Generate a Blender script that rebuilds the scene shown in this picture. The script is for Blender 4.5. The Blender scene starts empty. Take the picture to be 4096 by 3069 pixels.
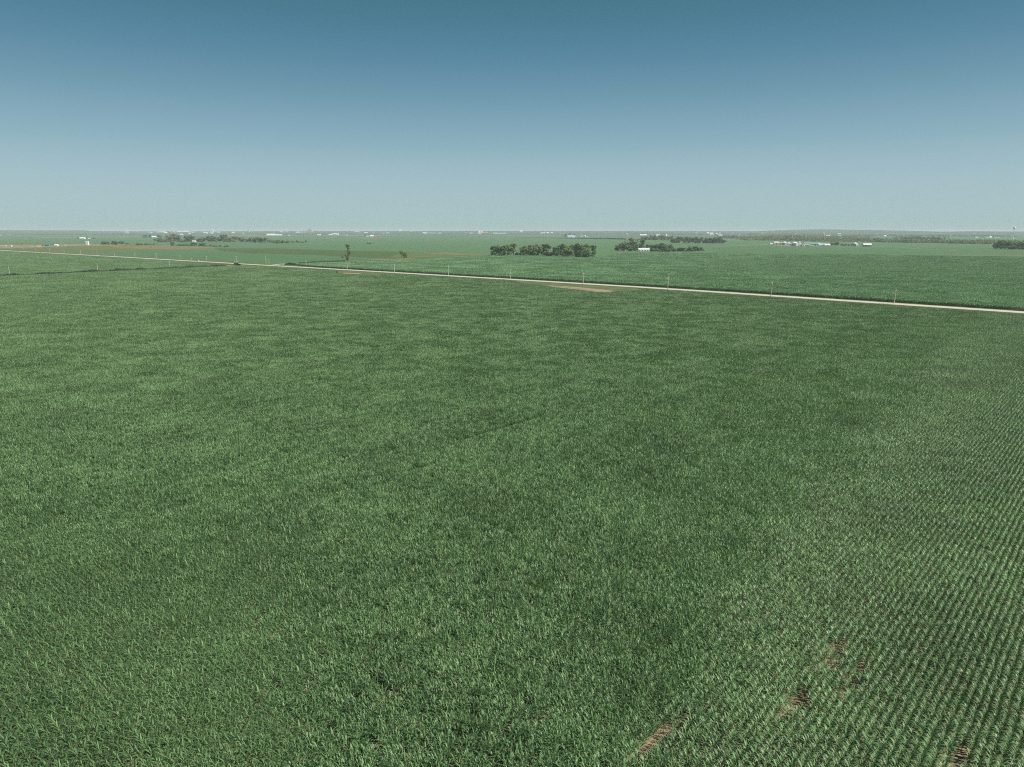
import bpy, bmesh, math, random
import numpy as np
from mathutils import Vector, Matrix
random.seed(7); RNG = np.random.default_rng(11)
SC = bpy.context.scene
COL = SC.collection

# ------------------------------------------------------------------ camera
FPX, CX, CY, HOR, HCAM = 2842.0, 2048.0, 1534.5, 925.0, 45.0
PITCH = math.atan((CY - HOR) / FPX)
cam_d = bpy.data.cameras.new("camera"); cam = bpy.data.objects.new("camera", cam_d); COL.objects.link(cam)
cam_d.sensor_width = 36.0; cam_d.lens = 36.0 * FPX / 4096.0
cam_d.clip_start = 0.5; cam_d.clip_end = 90000.0
cam.location = (0, 0, HCAM); cam.rotation_euler = (math.pi / 2 - PITCH, 0, 0)
SC.camera = cam

# ------------------------------------------------------------------ light
SUN_EL, SUN_AZ = 43.0, 106.0            # elevation; azimuth clockwise from the view direction (+Y)
w = bpy.data.worlds.new("World"); SC.world = w; w.use_nodes = True
nt = w.node_tree; nt.nodes.clear()
sky = nt.nodes.new("ShaderNodeTexSky"); sky.sky_type = 'NISHITA'; sky.sun_disc = False
sky.sun_elevation = math.radians(SUN_EL); sky.sun_rotation = math.radians(SUN_AZ)
sky.altitude = 0; sky.air_density = 1.15; sky.dust_density = 0.6; sky.ozone_density = 1.6
EXPO, SKY_S = 0.6, 0.1
tc = nt.nodes.new("ShaderNodeTexCoord"); sxyz = nt.nodes.new("ShaderNodeSeparateXYZ")
ramp = nt.nodes.new("ShaderNodeValToRGB"); mr0 = nt.nodes.new("ShaderNodeMapRange")
mr0.inputs[1].default_value = 0.0; mr0.inputs[2].default_value = 0.6
nt.links.new(tc.outputs["Generated"], sxyz.inputs[0]); nt.links.new(sxyz.outputs[2], mr0.inputs[0]); nt.links.new(mr0.outputs[0], ramp.inputs[0])
stops = [(0.0, (.350,.515,.530)), (.03, (.358,.512,.556)), (.06, (.338,.492,.556)), (.085, (.300,.460,.540)), (.11, (.245,.412,.494)), (.135, (.200,.364,.458)), (.16, (.158,.316,.416)),
         (.185, (.122,.272,.375)), (.21, (.092,.236,.336)), (.235, (.068,.206,.300)), (.26, (.056,.180,.256)), (.285, (.047,.160,.225)), (.4, (.030,.120,.19)), (.6, (.020,.090,.15))]
el = ramp.color_ramp.elements
for k, (z, c) in enumerate(stops):
    e = el[0] if k == 0 else (el[1] if k == 1 else el.new(z / 0.6))
    e.position = z / 0.6; e.color = (*c, 1)
ramp.color_ramp.interpolation = 'LINEAR'
sc_ = nt.nodes.new("ShaderNodeVectorMath"); sc_.operation = 'SCALE'; sc_.inputs[3].default_value = 1.0 / (SKY_S * 2 ** EXPO)
tint = nt.nodes.new("ShaderNodeMix"); tint.data_type = 'RGBA'; tint.inputs[0].default_value = 0.94
bg = nt.nodes.new("ShaderNodeBackground"); bg.inputs[1].default_value = SKY_S
out = nt.nodes.new("ShaderNodeOutputWorld")
nt.links.new(ramp.outputs[0], sc_.inputs[0]); nt.links.new(sky.outputs[0], tint.inputs[6]); nt.links.new(sc_.outputs[0], tint.inputs[7])
nt.links.new(tint.outputs[2], bg.inputs[0]); nt.links.new(bg.outputs[0], out.inputs[0])
sd = bpy.data.lights.new("sun", 'SUN'); sun = bpy.data.objects.new("sun", sd); COL.objects.link(sun)
sd.energy = 4.5; sd.angle = math.radians(0.55); sd.color = (1.0, 0.95, 0.86)
_e, _a = math.radians(SUN_EL), math.radians(SUN_AZ)
sdir = Vector((math.sin(_a) * math.cos(_e), math.cos(_a) * math.cos(_e), math.sin(_e)))
sun.rotation_euler = sdir.to_track_quat('Z', 'Y').to_euler(); sun.location = (0, 0, 60)
SC.view_settings.view_transform = 'Standard'; SC.view_settings.look = 'None'
SC.view_settings.exposure = EXPO; SC.view_settings.gamma = 1.0
SC.render.engine = 'CYCLES'
SC.cycles.max_bounces = 6; SC.cycles.volume_bounces = 0; SC.cycles.transparent_max_bounces = 4
SC.cycles.use_adaptive_sampling = False; SC.cycles.use_denoising = False; SC.cycles.denoising_input_passes = 'RGB_ALBEDO_NORMAL'; SC.cycles.denoising_prefilter = 'ACCURATE'
SC.cycles.pixel_filter_type = 'BLACKMAN_HARRIS'; SC.cycles.filter_width = 1.15

# ------------------------------------------------------------------ helpers
def at(x, y, z=0.0):
    """photo pixel -> world point on the horizontal plane z"""
    dx = (x - CX) / FPX; dy = (CY - y) / FPX
    d = (dx, math.cos(PITCH) + dy * math.sin(PITCH), -math.sin(PITCH) + dy * math.cos(PITCH))
    t = (z - HCAM) / d[2]
    return Vector((d[0] * t, d[1] * t, z))
def mpp(p):
    """metres per photo pixel at point p"""
    d = p.y * math.cos(PITCH) - (p.z - HCAM) * math.sin(PITCH)
    return d / FPX

def tag(o, label=None, cat=None, group=None, kind=None):
    if label: o["label"] = label
    if cat: o["category"] = cat
    if group: o["group"] = group
    if kind: o["kind"] = kind
    return o
def empty(name, loc, rz=0, label=None, cat=None, group=None, scale=None):
    o = bpy.data.objects.new(name, None); COL.objects.link(o)
    o.location = loc; o.rotation_euler = (0, 0, rz); o.empty_display_size = 0.5
    if scale: o.scale = scale
    return tag(o, label, cat, group)
def link(name, me, parent=None):
    o = bpy.data.objects.new(name, me); COL.objects.link(o)
    if parent: o.parent = parent
    return o

def mat(name, col, rough=0.8, var=0.0, scale=1.0, col2=None, spec=0.3, metal=0.0, detail=3, stretch=None):
    m = bpy.data.materials.new(name); m.use_nodes = True
    n = m.node_tree.nodes; l = m.node_tree.links
    b = n["Principled BSDF"]; b.inputs["Roughness"].default_value = rough
    b.inputs["Specular IOR Level"].default_value = spec; b.inputs["Metallic"].default_value = metal
    c = (*col, 1)
    if var > 0 or col2:
        g = n.new("ShaderNodeNewGeometry"); mp = n.new("ShaderNodeMapping")
        l.new(g.outputs["Position"], mp.inputs["Vector"])
        if stretch: mp.inputs["Rotation"].default_value = (0, 0, stretch[0]); mp.inputs["Scale"].default_value = stretch[1]
        t = n.new("ShaderNodeTexNoise"); t.inputs["Scale"].default_value = scale; t.inputs["Detail"].default_value = detail
        t.inputs["Roughness"].default_value = 0.6
        l.new(mp.outputs[0], t.inputs["Vector"])
        cr = n.new("ShaderNodeValToRGB")
        c2 = col2 or tuple(x * (1 - var) for x in col)
        cr.color_ramp.elements[0].color = (*c2, 1); cr.color_ramp.elements[1].color = c
        cr.color_ramp.elements[0].position = 0.35; cr.color_ramp.elements[1].position = 0.65
        l.new(t.outputs["Fac"], cr.inputs[0]); l.new(cr.outputs[0], b.inputs["Base Color"])
    else:
        b.inputs["Base Color"].default_value = c
    return m

M = {}
def leaf_mat(name, dark, light, young, transl=0.24, tcol=(0.17, 0.33, 0.08), patch=0.035, hueamt=0.5, rough=0.5, spec=0.35):
    m = bpy.data.materials.new(name); m.use_nodes = True
    n = m.node_tree.nodes; l = m.node_tree.links
    b = n["Principled BSDF"]; o = n["Material Output"]
    b.inputs["Roughness"].default_value = rough; b.inputs["Specular IOR Level"].default_value = spec
    at_ = n.new("ShaderNodeAttribute"); at_.attribute_name = "tint"
    sp = n.new("ShaderNodeSeparateColor"); l.new(at_.outputs["Color"], sp.inputs[0])
    g = n.new("ShaderNodeNewGeometry")
    t = n.new("ShaderNodeTexNoise"); t.inputs["Scale"].default_value = patch; t.inputs["Detail"].default_value = 4
    t.inputs["Roughness"].default_value = 0.68
    l.new(g.outputs["Position"], t.inputs["Vector"])
    # fac = clamp( leafrandom*0.6 + patch-0.3 )
    mx = n.new("ShaderNodeMath"); mx.operation = 'MULTIPLY_ADD'; mx.inputs[1].default_value = 0.62
    l.new(sp.outputs[0], mx.inputs[0])
    rm = n.new("ShaderNodeMapRange"); rm.inputs[1].default_value = 0.3; rm.inputs[2].default_value = 0.7
    rm.inputs[3].default_value = -0.10; rm.inputs[4].default_value = 0.42
    l.new(t.outputs["Fac"], rm.inputs[0]); l.new(rm.outputs[0], mx.inputs[2])
    mc = n.new("ShaderNodeMix"); mc.data_type = 'RGBA'
    mc.inputs[6].default_value = (*dark, 1); mc.inputs[7].default_value = (*light, 1)
    l.new(mx.outputs[0], mc.inputs[0])
    my = n.new("ShaderNodeMix"); my.data_type = 'RGBA'; my.inputs[7].default_value = (*young, 1)
    ym = n.new("ShaderNodeMath"); ym.operation = 'MULTIPLY'; ym.inputs[1].default_value = hueamt
    l.new(sp.outputs[1], ym.inputs[0]); l.new(ym.outputs[0], my.inputs[0]); l.new(mc.outputs[2], my.inputs[6])
    l.new(my.outputs[2], b.inputs["Base Color"])
    tr = n.new("ShaderNodeBsdfTranslucent"); tr.inputs[0].default_value = (*tcol, 1)
    ms = n.new("ShaderNodeMixShader"); ms.inputs[0].default_value = transl
    l.new(b.outputs[0], ms.inputs[1]); l.new(tr.outputs[0], ms.inputs[2]); l.new(ms.outputs[0], o.inputs[0])
    return m
M['corn'] = leaf_mat('corn_leaf', (0.028, 0.080, 0.028), (0.215, 0.375, 0.165), (0.30, 0.38, 0.16), transl=0.17, patch=0.05, rough=0.45, spec=0.38)
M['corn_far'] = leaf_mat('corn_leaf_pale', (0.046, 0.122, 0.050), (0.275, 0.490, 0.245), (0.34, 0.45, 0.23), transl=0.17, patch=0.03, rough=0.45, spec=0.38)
M['tree_green'] = leaf_mat('tree_leaf_green', (0.062, 0.130, 0.040), (0.250, 0.380, 0.115), (0.16, 0.20, 0.07), 0.3, (0.14, 0.24, 0.06), 0.12)
M['tree_olive'] = leaf_mat('tree_leaf_olive', (0.085, 0.130, 0.050), (0.310, 0.375, 0.150), (0.20, 0.21, 0.11), 0.3, (0.16, 0.21, 0.08), 0.12)
M['tree_dark'] = leaf_mat('tree_leaf_dark', (0.040, 0.102, 0.040), (0.165, 0.300, 0.105), (0.10, 0.15, 0.06), 0.25, (0.08, 0.17, 0.05), 0.12)
M['shrub'] = leaf_mat('shrub_leaf', (0.025, 0.060, 0.022), (0.075, 0.125, 0.045), (0.10, 0.13, 0.05), 0.2, (0.06, 0.11, 0.03), 0.2)
M['weed'] = leaf_mat('edge_shade_leaf', (0.014, 0.036, 0.014), (0.050, 0.095, 0.034), (0.07, 0.11, 0.04), 0.15, (0.03, 0.07, 0.02), 0.12)  # dark leaf colour carrying the shade of the left field's corn edge
M['bark'] = mat('bark', (0.075, 0.06, 0.045), 0.9, 0.4, 2.0)
M['dead_bark'] = mat('bleached_bark', (0.42, 0.39, 0.34), 0.9, 0.3, 2.0)
M['pink_bark'] = mat('pinkish_bark', (0.42, 0.30, 0.27), 0.9, 0.3, 1.0)
M['soil'] = mat('soil', (0.34, 0.255, 0.16), 0.95, 0.4, 0.6, detail=8)
M['gravel'] = mat('gravel', (0.55, 0.51, 0.43), 0.95, 0.16, 0.25, detail=10)
M['track'] = mat('dirt_track', (0.33, 0.26, 0.165), 0.95, 0.3, 0.12, detail=6)
M['verge'] = mat('verge_grass', (0.125, 0.140, 0.050), 0.95, 0, 0.07, (0.060, 0.100, 0.036), detail=8)
M['white'] = mat('white_steel', (0.80, 0.80, 0.78), 0.5, 0.08, 0.3)
M['cream'] = mat('cream_siding', (0.60, 0.56, 0.44), 0.7, 0.1, 0.3)
M['galv'] = mat('galvanized_steel', (0.50, 0.52, 0.53), 0.42, 0.12, 0.5, metal=0.35)
M['grey'] = mat('grey_roofing', (0.34, 0.34, 0.33), 0.8, 0.2, 0.4)
M['greenroof'] = mat('green_roof', (0.17, 0.33, 0.25), 0.6, 0.15, 0.3)
M['blueroof'] = mat('pale_blue_roof', (0.45, 0.60, 0.74), 0.45, 0.1, 0.3)
M['teal'] = mat('teal_panels', (0.02, 0.27, 0.33), 0.5, 0.15, 0.3)
M['red'] = mat('barn_red', (0.36, 0.07, 0.05), 0.8, 0.2, 0.5)
M['brick'] = mat('red_brick', (0.42, 0.25, 0.19), 0.85, 0.25, 1.5)
M['concrete'] = mat('concrete', (0.50, 0.48, 0.44), 0.85, 0.15, 0.3)
M['tanconc'] = mat('tan_concrete', (0.52, 0.42, 0.30), 0.85, 0.15, 0.2)
M['glass'] = mat('dark_glass', (0.03, 0.035, 0.04), 0.12, spec=0.6)
M['darkpaint'] = mat('dark_car_paint', (0.03, 0.032, 0.036), 0.3, spec=0.5)
M['tyre'] = mat('tyre_rubber', (0.03, 0.03, 0.03), 0.9)
M['door'] = mat('dark_door', (0.05, 0.05, 0.055), 0.7)
M['wood'] = mat('weathered_pole_wood', (0.64, 0.54, 0.40), 0.9, 0.3, 1.5)
M['palewood'] = mat('pale_pole_wood', (0.50, 0.48, 0.40), 0.9, 0.25, 1.5)
M['porcelain'] = mat('grey_porcelain', (0.55, 0.57, 0.58), 0.3)
M['steel'] = mat('dull_steel', (0.30, 0.30, 0.30), 0.5, metal=0.4)
M['yellow'] = mat('yellow_paint', (0.55, 0.38, 0.05), 0.6)

# -- mesh collecting
class MB:
    def __init__(s): s.v = []; s.f = []
    def add(s, vs, fs):
        k = len(s.v); s.v += [tuple(v) for v in vs]; s.f += [tuple(i + k for i in f) for f in fs]; return s
    def box(s, x0, x1, y0, y1, z0, z1):
        return s.add([(x0,y0,z0),(x1,y0,z0),(x1,y1,z0),(x0,y1,z0),(x0,y0,z1),(x1,y0,z1),(x1,y1,z1),(x0,y1,z1)],
                     [(0,3,2,1),(4,5,6,7),(0,1,5,4),(1,2,6,5),(2,3,7,6),(3,0,4,7)])
    def tube(s, a, b, r0, r1, n=8, cap=True):
        a = Vector(a); b = Vector(b); d = (b - a).normalized()
        u = d.orthogonal().normalized(); v = d.cross(u)
        vs = [a + (u * math.cos(t) + v * math.sin(t)) * r0 for t in [2 * math.pi * i / n for i in range(n)]]
        vs += [b + (u * math.cos(t) + v * math.sin(t)) * r1 for t in [2 * math.pi * i / n for i in range(n)]]
        fs = [(i, (i + 1) % n, n + (i + 1) % n, n + i) for i in range(n)]
        if cap: fs += [tuple(range(n - 1, -1, -1)), tuple(range(n, 2 * n))]
        return s.add(vs, fs)
    def lathe(s, prof, n=20, c=(0, 0)):
        vs = []; fs = []
        for r, z in prof: vs += [(c[0] + r * math.cos(2*math.pi*i/n), c[1] + r * math.sin(2*math.pi*i/n), z) for i in range(n)]
        for k in range(len(prof) - 1):
            for i in range(n): fs.append((k*n+i, k*n+(i+1)%n, (k+1)*n+(i+1)%n, (k+1)*n+i))
        return s.add(vs, fs)
    def prism(s, prof, y0, y1):           # profile in xz, extruded along y
        n = len(prof); vs = [(x, y0, z) for x, z in prof] + [(x, y1, z) for x, z in prof]
        fs = [(i, (i+1) % n, n + (i+1) % n, n + i) for i in range(n)] + [tuple(range(n-1, -1, -1)), tuple(range(n, 2*n))]
        return s.add(vs, fs)
    def mesh(s, name, m, smooth=False):
        me = bpy.data.meshes.new(name); me.from_pydata(s.v, [], s.f); me.materials.append(m)
        bm = bmesh.new(); bm.from_mesh(me); bmesh.ops.recalc_face_normals(bm, faces=bm.faces); bm.to_mesh(me); bm.free()
        if smooth: me.polygons.foreach_set("use_smooth", [True] * len(me.polygons))
        return me
    def build(s, name, m, parent=None, smooth=False): return link(name, s.mesh(name, m, smooth), parent)

# -- lattice value noise for placing
class VNoise:
    def __init__(s, seed, n=256): s.g = np.random.default_rng(seed).random((n, n)); s.n = n
    def __call__(s, x, y):
        xi = np.floor(x).astype(int); yi = np.floor(y).astype(int); fx = x - xi; fy = y - yi
        fx = fx * fx * (3 - 2 * fx); fy = fy * fy * (3 - 2 * fy); n = s.n
        a = s.g[xi % n, yi % n]; b = s.g[(xi + 1) % n, yi % n]; c = s.g[xi % n, (yi + 1) % n]; d = s.g[(xi + 1) % n, (yi + 1) % n]
        return (a * (1 - fx) + b * fx) * (1 - fy) + (c * (1 - fx) + d * fx) * fy
N1, N2, N3 = VNoise(1), VNoise(2), VNoise(3)

# ------------------------------------------------------------------ terrain
ROAD_PX = [(0,1001.5),(256,1015.5),(512,1029.5),(768,1044.5),(1024,1059.5),(1280,1072.8),(1536,1088),(1792,1103),(2048,1118),
           (2304,1132.8),(2560,1148),(2924,1171.5),(3072,1182),(3400,1203.5),(3577,1215),(3840,1232.5),(4096,1249.5)]
rp = [at(x, y, 0.0).xy for x, y in ROAD_PX]
for _ in range(1):
    rp = [rp[0]] + [(rp[i-1] + rp[i] * 2 + rp[i+1]) / 4 for i in range(1, len(rp) - 1)] + [rp[-1]]
dl = (rp[0] - rp[2]).normalized(); dr = (rp[-1] - rp[-4]).normalized()
road_line = [rp[0] + dl * 14000, rp[0] + dl * 3000, rp[0] + dl * 800] + rp + [rp[-1] + dr * 300, rp[-1] + dr * 1500, rp[-1] + dr * 8000]
def normals(line):
    ns = []
    for i in range(len(line)):
        a = line[max(i-1, 0)]; b = line[min(i+1, len(line)-1)]; t = (b - a).normalized(); ns.append(Vector((-t.y, t.x)))
    return ns
RN = normals(road_line)      # points to the far side of the road
def offset(line, ns, d): return [p + n * d for p, n in zip(line, ns)]

def field_group():
    """colour of far farmland: a patchwork of section-line fields in world space"""
    m = bpy.data.materials.new('farmland'); m.use_nodes = True
    n = m.node_tree.nodes; l = m.node_tree.links; b = n["Principled BSDF"]
    b.inputs["Roughness"].default_value = 0.95; b.inputs["Specular IOR Level"].default_value = 0.1
    g = n.new("ShaderNodeNewGeometry"); mp = n.new("ShaderNodeMapping"); mp.inputs["Rotation"].default_value = (0, 0, math.radians(42))
    l.new(g.outputs["Position"], mp.inputs["Vector"])
    sn = n.new("ShaderNodeVectorMath"); sn.operation = 'SNAP'; sn.inputs[1].default_value = (420, 805, 1e6)
    l.new(mp.outputs[0], sn.inputs[0])
    wn = n.new("ShaderNodeTexWhiteNoise"); l.new(sn.outputs[0], wn.inputs["Vector"])
    cr = n.new("ShaderNodeValToRGB"); cr.color_ramp.interpolation = 'CONSTANT'
    es = cr.color_ramp.elements
    es[0].color = (0.065, 0.130, 0.060, 1); es[1].position = 0.22; es[1].color = (0.086, 0.161, 0.073, 1)
    for p, c in ((0.45, (0.072, 0.143, 0.070)), (0.62, (0.094, 0.150, 0.065)), (0.76, (0.057, 0.114, 0.049)),
                 (0.87, (0.124, 0.150, 0.072)), (0.96, (0.247, 0.215, 0.130))):
        e = es.new(p); e.color = (*c, 1)
    l.new(wn.outputs["Value"], cr.inputs[0])
    t = n.new("ShaderNodeTexNoise"); t.inputs["Scale"].default_value = 0.02; t.inputs["Detail"].default_value = 9
    l.new(g.outputs["Position"], t.inputs["Vector"])
    mr = n.new("ShaderNodeMapRange"); mr.inputs[3].default_value = 0.75; mr.inputs[4].default_value = 1.25
    l.new(t.outputs["Fac"], mr.inputs[0])
    mx = n.new("ShaderNodeMix"); mx.data_type = 'RGBA'; mx.blend_type = 'MULTIPLY'; mx.inputs[0].default_value = 1
    l.new(cr.outputs[0], mx.inputs[6]); l.new(mr.outputs[0], mx.inputs[7]); l.new(mx.outputs[2], b.inputs["Base Color"])
    return m
M['farmland'] = field_group()

# ground: one sheet; the field this side of the road lies two metres lower than the road
mb = MB(); rows = []
near_offs = [(-9000, -2.0), (-2200, -2.0), (-9.2, -2.0), (-5.2, -0.12), (7.5, -0.12), (9.5, 0.0), (30, 0.0), (400, 0.0)]
for d, z in near_offs:
    rows.append([(p.x, p.y, z) for p in offset(road_line, RN, d)])
far_row = []
for p in offset(road_line, RN, 400):
    far_row.append((p.x * 1.0 + 15000, p.y + 15000, 0.0))
rows.append(far_row)
nL = len(road_line)
vs = [v for r in rows for v in r]; fs = []
mi = []
for k in range(len(rows) - 1):
    for i in range(nL - 1):
        fs.append((k*nL+i, k*nL+i+1, (k+1)*nL+i+1, (k+1)*nL+i)); mi.append(0 if k <= 1 else (1 if k <= 5 else 2))
me = bpy.data.meshes.new("ground"); me.from_pydata(vs, [], fs)
for k in ('soil', 'verge', 'farmland'): me.materials.append(M[k])
me.polygons.foreach_set("material_index", mi)
tag(link("ground", me), kind="structure")

def strip(line, ns, d0, d1, z, name, m, kind="structure"):
    a = offset(line, ns, d0); b = offset(line, ns, d1); n = len(line); mb = MB()
    mb.add([(p.x, p.y, z) for p in a] + [(p.x, p.y, z) for p in b], [(i, i+1, n+i+1, n+i) for i in range(n-1)])
    o = mb.build(name, m); tag(o, kind=kind); return o
# crowned gravel road with worn wheel paths
def gravel_road():
    prof = [(-5.0, -0.10), (-4.3, 0.03), (-2.0, 0.10), (0, 0.14), (2.0, 0.10), (4.3, 0.03), (5.0, -0.10)]
    n = len(road_line); vs = []; fs = []
    for d, z in prof: vs += [(p.x, p.y, z + 0.01) for p in offset(road_line, RN, d)]
    for k in range(len(prof)-1):
        for i in range(n-1): fs.append((k*n+i, k*n+i+1, (k+1)*n+i+1, (k+1)*n+i))
    me = bpy.data.meshes.new("road"); me.from_pydata(vs, [], fs); me.materials.append(M['gravel'])
    return tag(link("road", me), kind="structure")
gravel_road()

def sheet(name, px, z, m, kind="structure", world=None):
    pts = [at(x, y, z) for x, y in px] if world is None else [Vector((x, y, z)) for x, y in world]
    bm = bmesh.new(); vs = [bm.verts.new(p) for p in pts]; f = bm.faces.new(vs)
    if f.normal.z < 0: f.normal_flip()
    bmesh.ops.triangulate(bm, faces=[f]); bmesh.ops.recalc_face_normals(bm, faces=bm.faces)
    for q in bm.faces:
        if q.normal.z < 0: q.normal_flip()
    me = bpy.data.meshes.new(name); bm.to_mesh(me); bm.free(); me.materials.append(m)
    return tag(link(name, me), kind=kind)

# ------------------------------------------------------------------ corn
TH = math.radians(48); UX, UY = math.cos(TH), math.sin(TH)      # rows run along u (at right angles to the road)
def leaf(P, F, T, base, az, z0, L, e0, e1, wd, seg, rnd, young, bend=0.0):
    k = len(P); p = np.array([base[0], base[1], z0]); ds = L / seg
    for i in range(seg + 1):
        t = i / seg; e = e0 + (e1 - e0) * t ** 1.3; a = az + bend * t
        wv = wd * (0.55 + 1.2 * t - 1.75 * t * t) if i < seg else 0.0
        s = np.array([-math.sin(a), math.cos(a), 0]) * wv * 0.5
        if i < seg: P += [tuple(p + s), tuple(p - s)]; T += [(rnd, young * (1 - t), t)] * 2
        else: P.append(tuple(p)); T.append((rnd, 0, t))
        if i < seg: p = p + ds * np.array([math.cos(a) * math.cos(e), math.sin(a) * math.cos(e), math.sin(e)])
    for i in range(seg - 1): F.append((k+2*i, k+2*i+1, k+2*i+3, k+2*i+2))
    F.append((k+2*seg-2, k+2*seg-1, k+2*seg))
def plant(P, F, T, x, y, rowaz, h, nl, seg, size=1.0, wscale=1.0, stalk=True, spread=0.6, low=0.2):
    side = random.choice((0, 1)); lean = random.gauss(0, 0.03)
    if stalk:
        k = len(P); r = 0.025
        for zz, rr in ((0, r), (h * 0.7, r * 0.6)):
            P.extend([(x + rr*math.cos(q), y + rr*math.sin(q), zz) for q in (0, 2.1, 4.2)]); T.extend([(0.5, 0.6, 0)] * 3)
        F.extend([(k, k+1, k+4, k+3), (k+1, k+2, k+5, k+4), (k+2, k, k+3, k+5)])
    for j in range(nl):
        t = j / max(nl - 1, 1)
        az = rowaz + math.pi / 2 + math.pi * ((j + side) % 2) + random.gauss(0, spread)
        z0 = h * (low + (0.82 - low) * t)
        L = (0.95 - 0.45 * abs(t - 0.4)) * size * random.uniform(0.85, 1.12)
        if t > 0.85: e0, e1, L = math.radians(random.uniform(72, 86)), math.radians(random.uniform(15, 65)), L * 0.85
        else: e0 = math.radians(random.uniform(50, 68) + 8 * t); e1 = math.radians(random.uniform(-62, -18) + 25 * t)
        leaf(P, F, T, (x, y), az, z0, L, e0, e1, 0.095 * wscale * random.uniform(0.85, 1.15), seg, random.random(), t ** 2 * 0.8, random.gauss(0, 0.25))
def tile(name, nr, length, step, h, nl, seg, size, wscale, stalk, rows=None, jit=0.03, spread=0.6, miss=0.03, low=0.2):
    P, F, T = [], [], []
    for r in range(nr):
        if rows is not None and r not in rows: continue
        y = (r + 0.5) * 0.76 - nr * 0.38; n = int(round(length / step))
        for i in range(n):
            if random.random() < miss: continue
            x = (i + 0.5) * length / n - length / 2 + random.gauss(0, step * 0.12)
            plant(P, F, T, x, y + random.gauss(0, jit), 0, h * random.uniform(0.88, 1.1), nl, seg, size, wscale, stalk, spread, low)
    me = bpy.data.meshes.new(name); me.from_pydata(P, [], F); me.materials.append(M['corn'])
    ca = me.color_attributes.new("tint", 'FLOAT_COLOR', 'POINT')
    arr = np.ones((len(P), 4), dtype=np.float32); arr[:, :3] = np.array(T, dtype=np.float32); ca.data.foreach_set("color", arr.ravel())
    return bpy.data.objects.new(name, me)
PC = bpy.data.collections.new("corn_sources")      # not linked: only instanced by the crop objects
order = []
def reg(o): o.name = "corn_%03d" % len(order); PC.objects.link(o); order.append(o); return len(order) - 1
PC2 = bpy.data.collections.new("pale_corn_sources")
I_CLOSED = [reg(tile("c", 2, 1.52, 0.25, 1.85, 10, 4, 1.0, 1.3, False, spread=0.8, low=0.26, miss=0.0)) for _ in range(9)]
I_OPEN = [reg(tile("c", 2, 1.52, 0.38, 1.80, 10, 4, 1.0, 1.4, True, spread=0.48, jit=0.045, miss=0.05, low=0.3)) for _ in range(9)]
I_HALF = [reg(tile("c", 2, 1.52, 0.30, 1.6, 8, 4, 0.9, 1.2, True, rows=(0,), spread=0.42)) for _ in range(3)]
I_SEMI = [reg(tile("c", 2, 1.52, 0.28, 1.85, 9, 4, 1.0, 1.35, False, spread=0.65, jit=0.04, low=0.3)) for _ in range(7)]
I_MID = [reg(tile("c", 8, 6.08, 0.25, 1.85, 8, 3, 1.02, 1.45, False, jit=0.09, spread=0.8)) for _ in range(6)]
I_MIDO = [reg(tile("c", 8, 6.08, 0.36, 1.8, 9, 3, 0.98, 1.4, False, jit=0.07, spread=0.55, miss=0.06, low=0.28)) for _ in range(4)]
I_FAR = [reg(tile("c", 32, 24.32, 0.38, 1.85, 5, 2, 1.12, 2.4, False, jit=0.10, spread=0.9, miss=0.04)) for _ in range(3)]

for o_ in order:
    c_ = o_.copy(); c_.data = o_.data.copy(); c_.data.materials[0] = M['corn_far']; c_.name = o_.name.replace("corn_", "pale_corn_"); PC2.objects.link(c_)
def pip(x, y, poly):
    ins = np.zeros(x.shape, bool); n = len(poly)
    for i in range(n):
        x1, y1 = poly[i]; x2, y2 = poly[(i+1) % n]
        if y1 == y2: continue
        c = ((y1 > y) != (y2 > y)) & (x < (x2 - x1) * (y - y1) / (y2 - y1) + x1); ins ^= c
    return ins
def openness(x, y):
    r = x / np.maximum(y, 1); n = N1(x / 14 + 50, y / 14 + 50) - 0.5
    return r - (0.225 + 0.375 * np.log(np.maximum(y, 40) / 60) / math.log(4.5)) + n * 0.16
BARE = [(at(x, y, -2).xy, a, b) for x, y, a, b in ((3200,2838,2.0,0.62),(3345,2630,1.6,0.5),(3300,2680,0.9,0.4),(3455,2700,1.3,0.45),
        (2700,2950,1.2,0.2),(2655,3005,1.3,0.3),(2608,3062,1.4,0.3),(3850,3070,1.6,0.6),(3390,2790,0.9,0.35))]
CELL = 24.32
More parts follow.
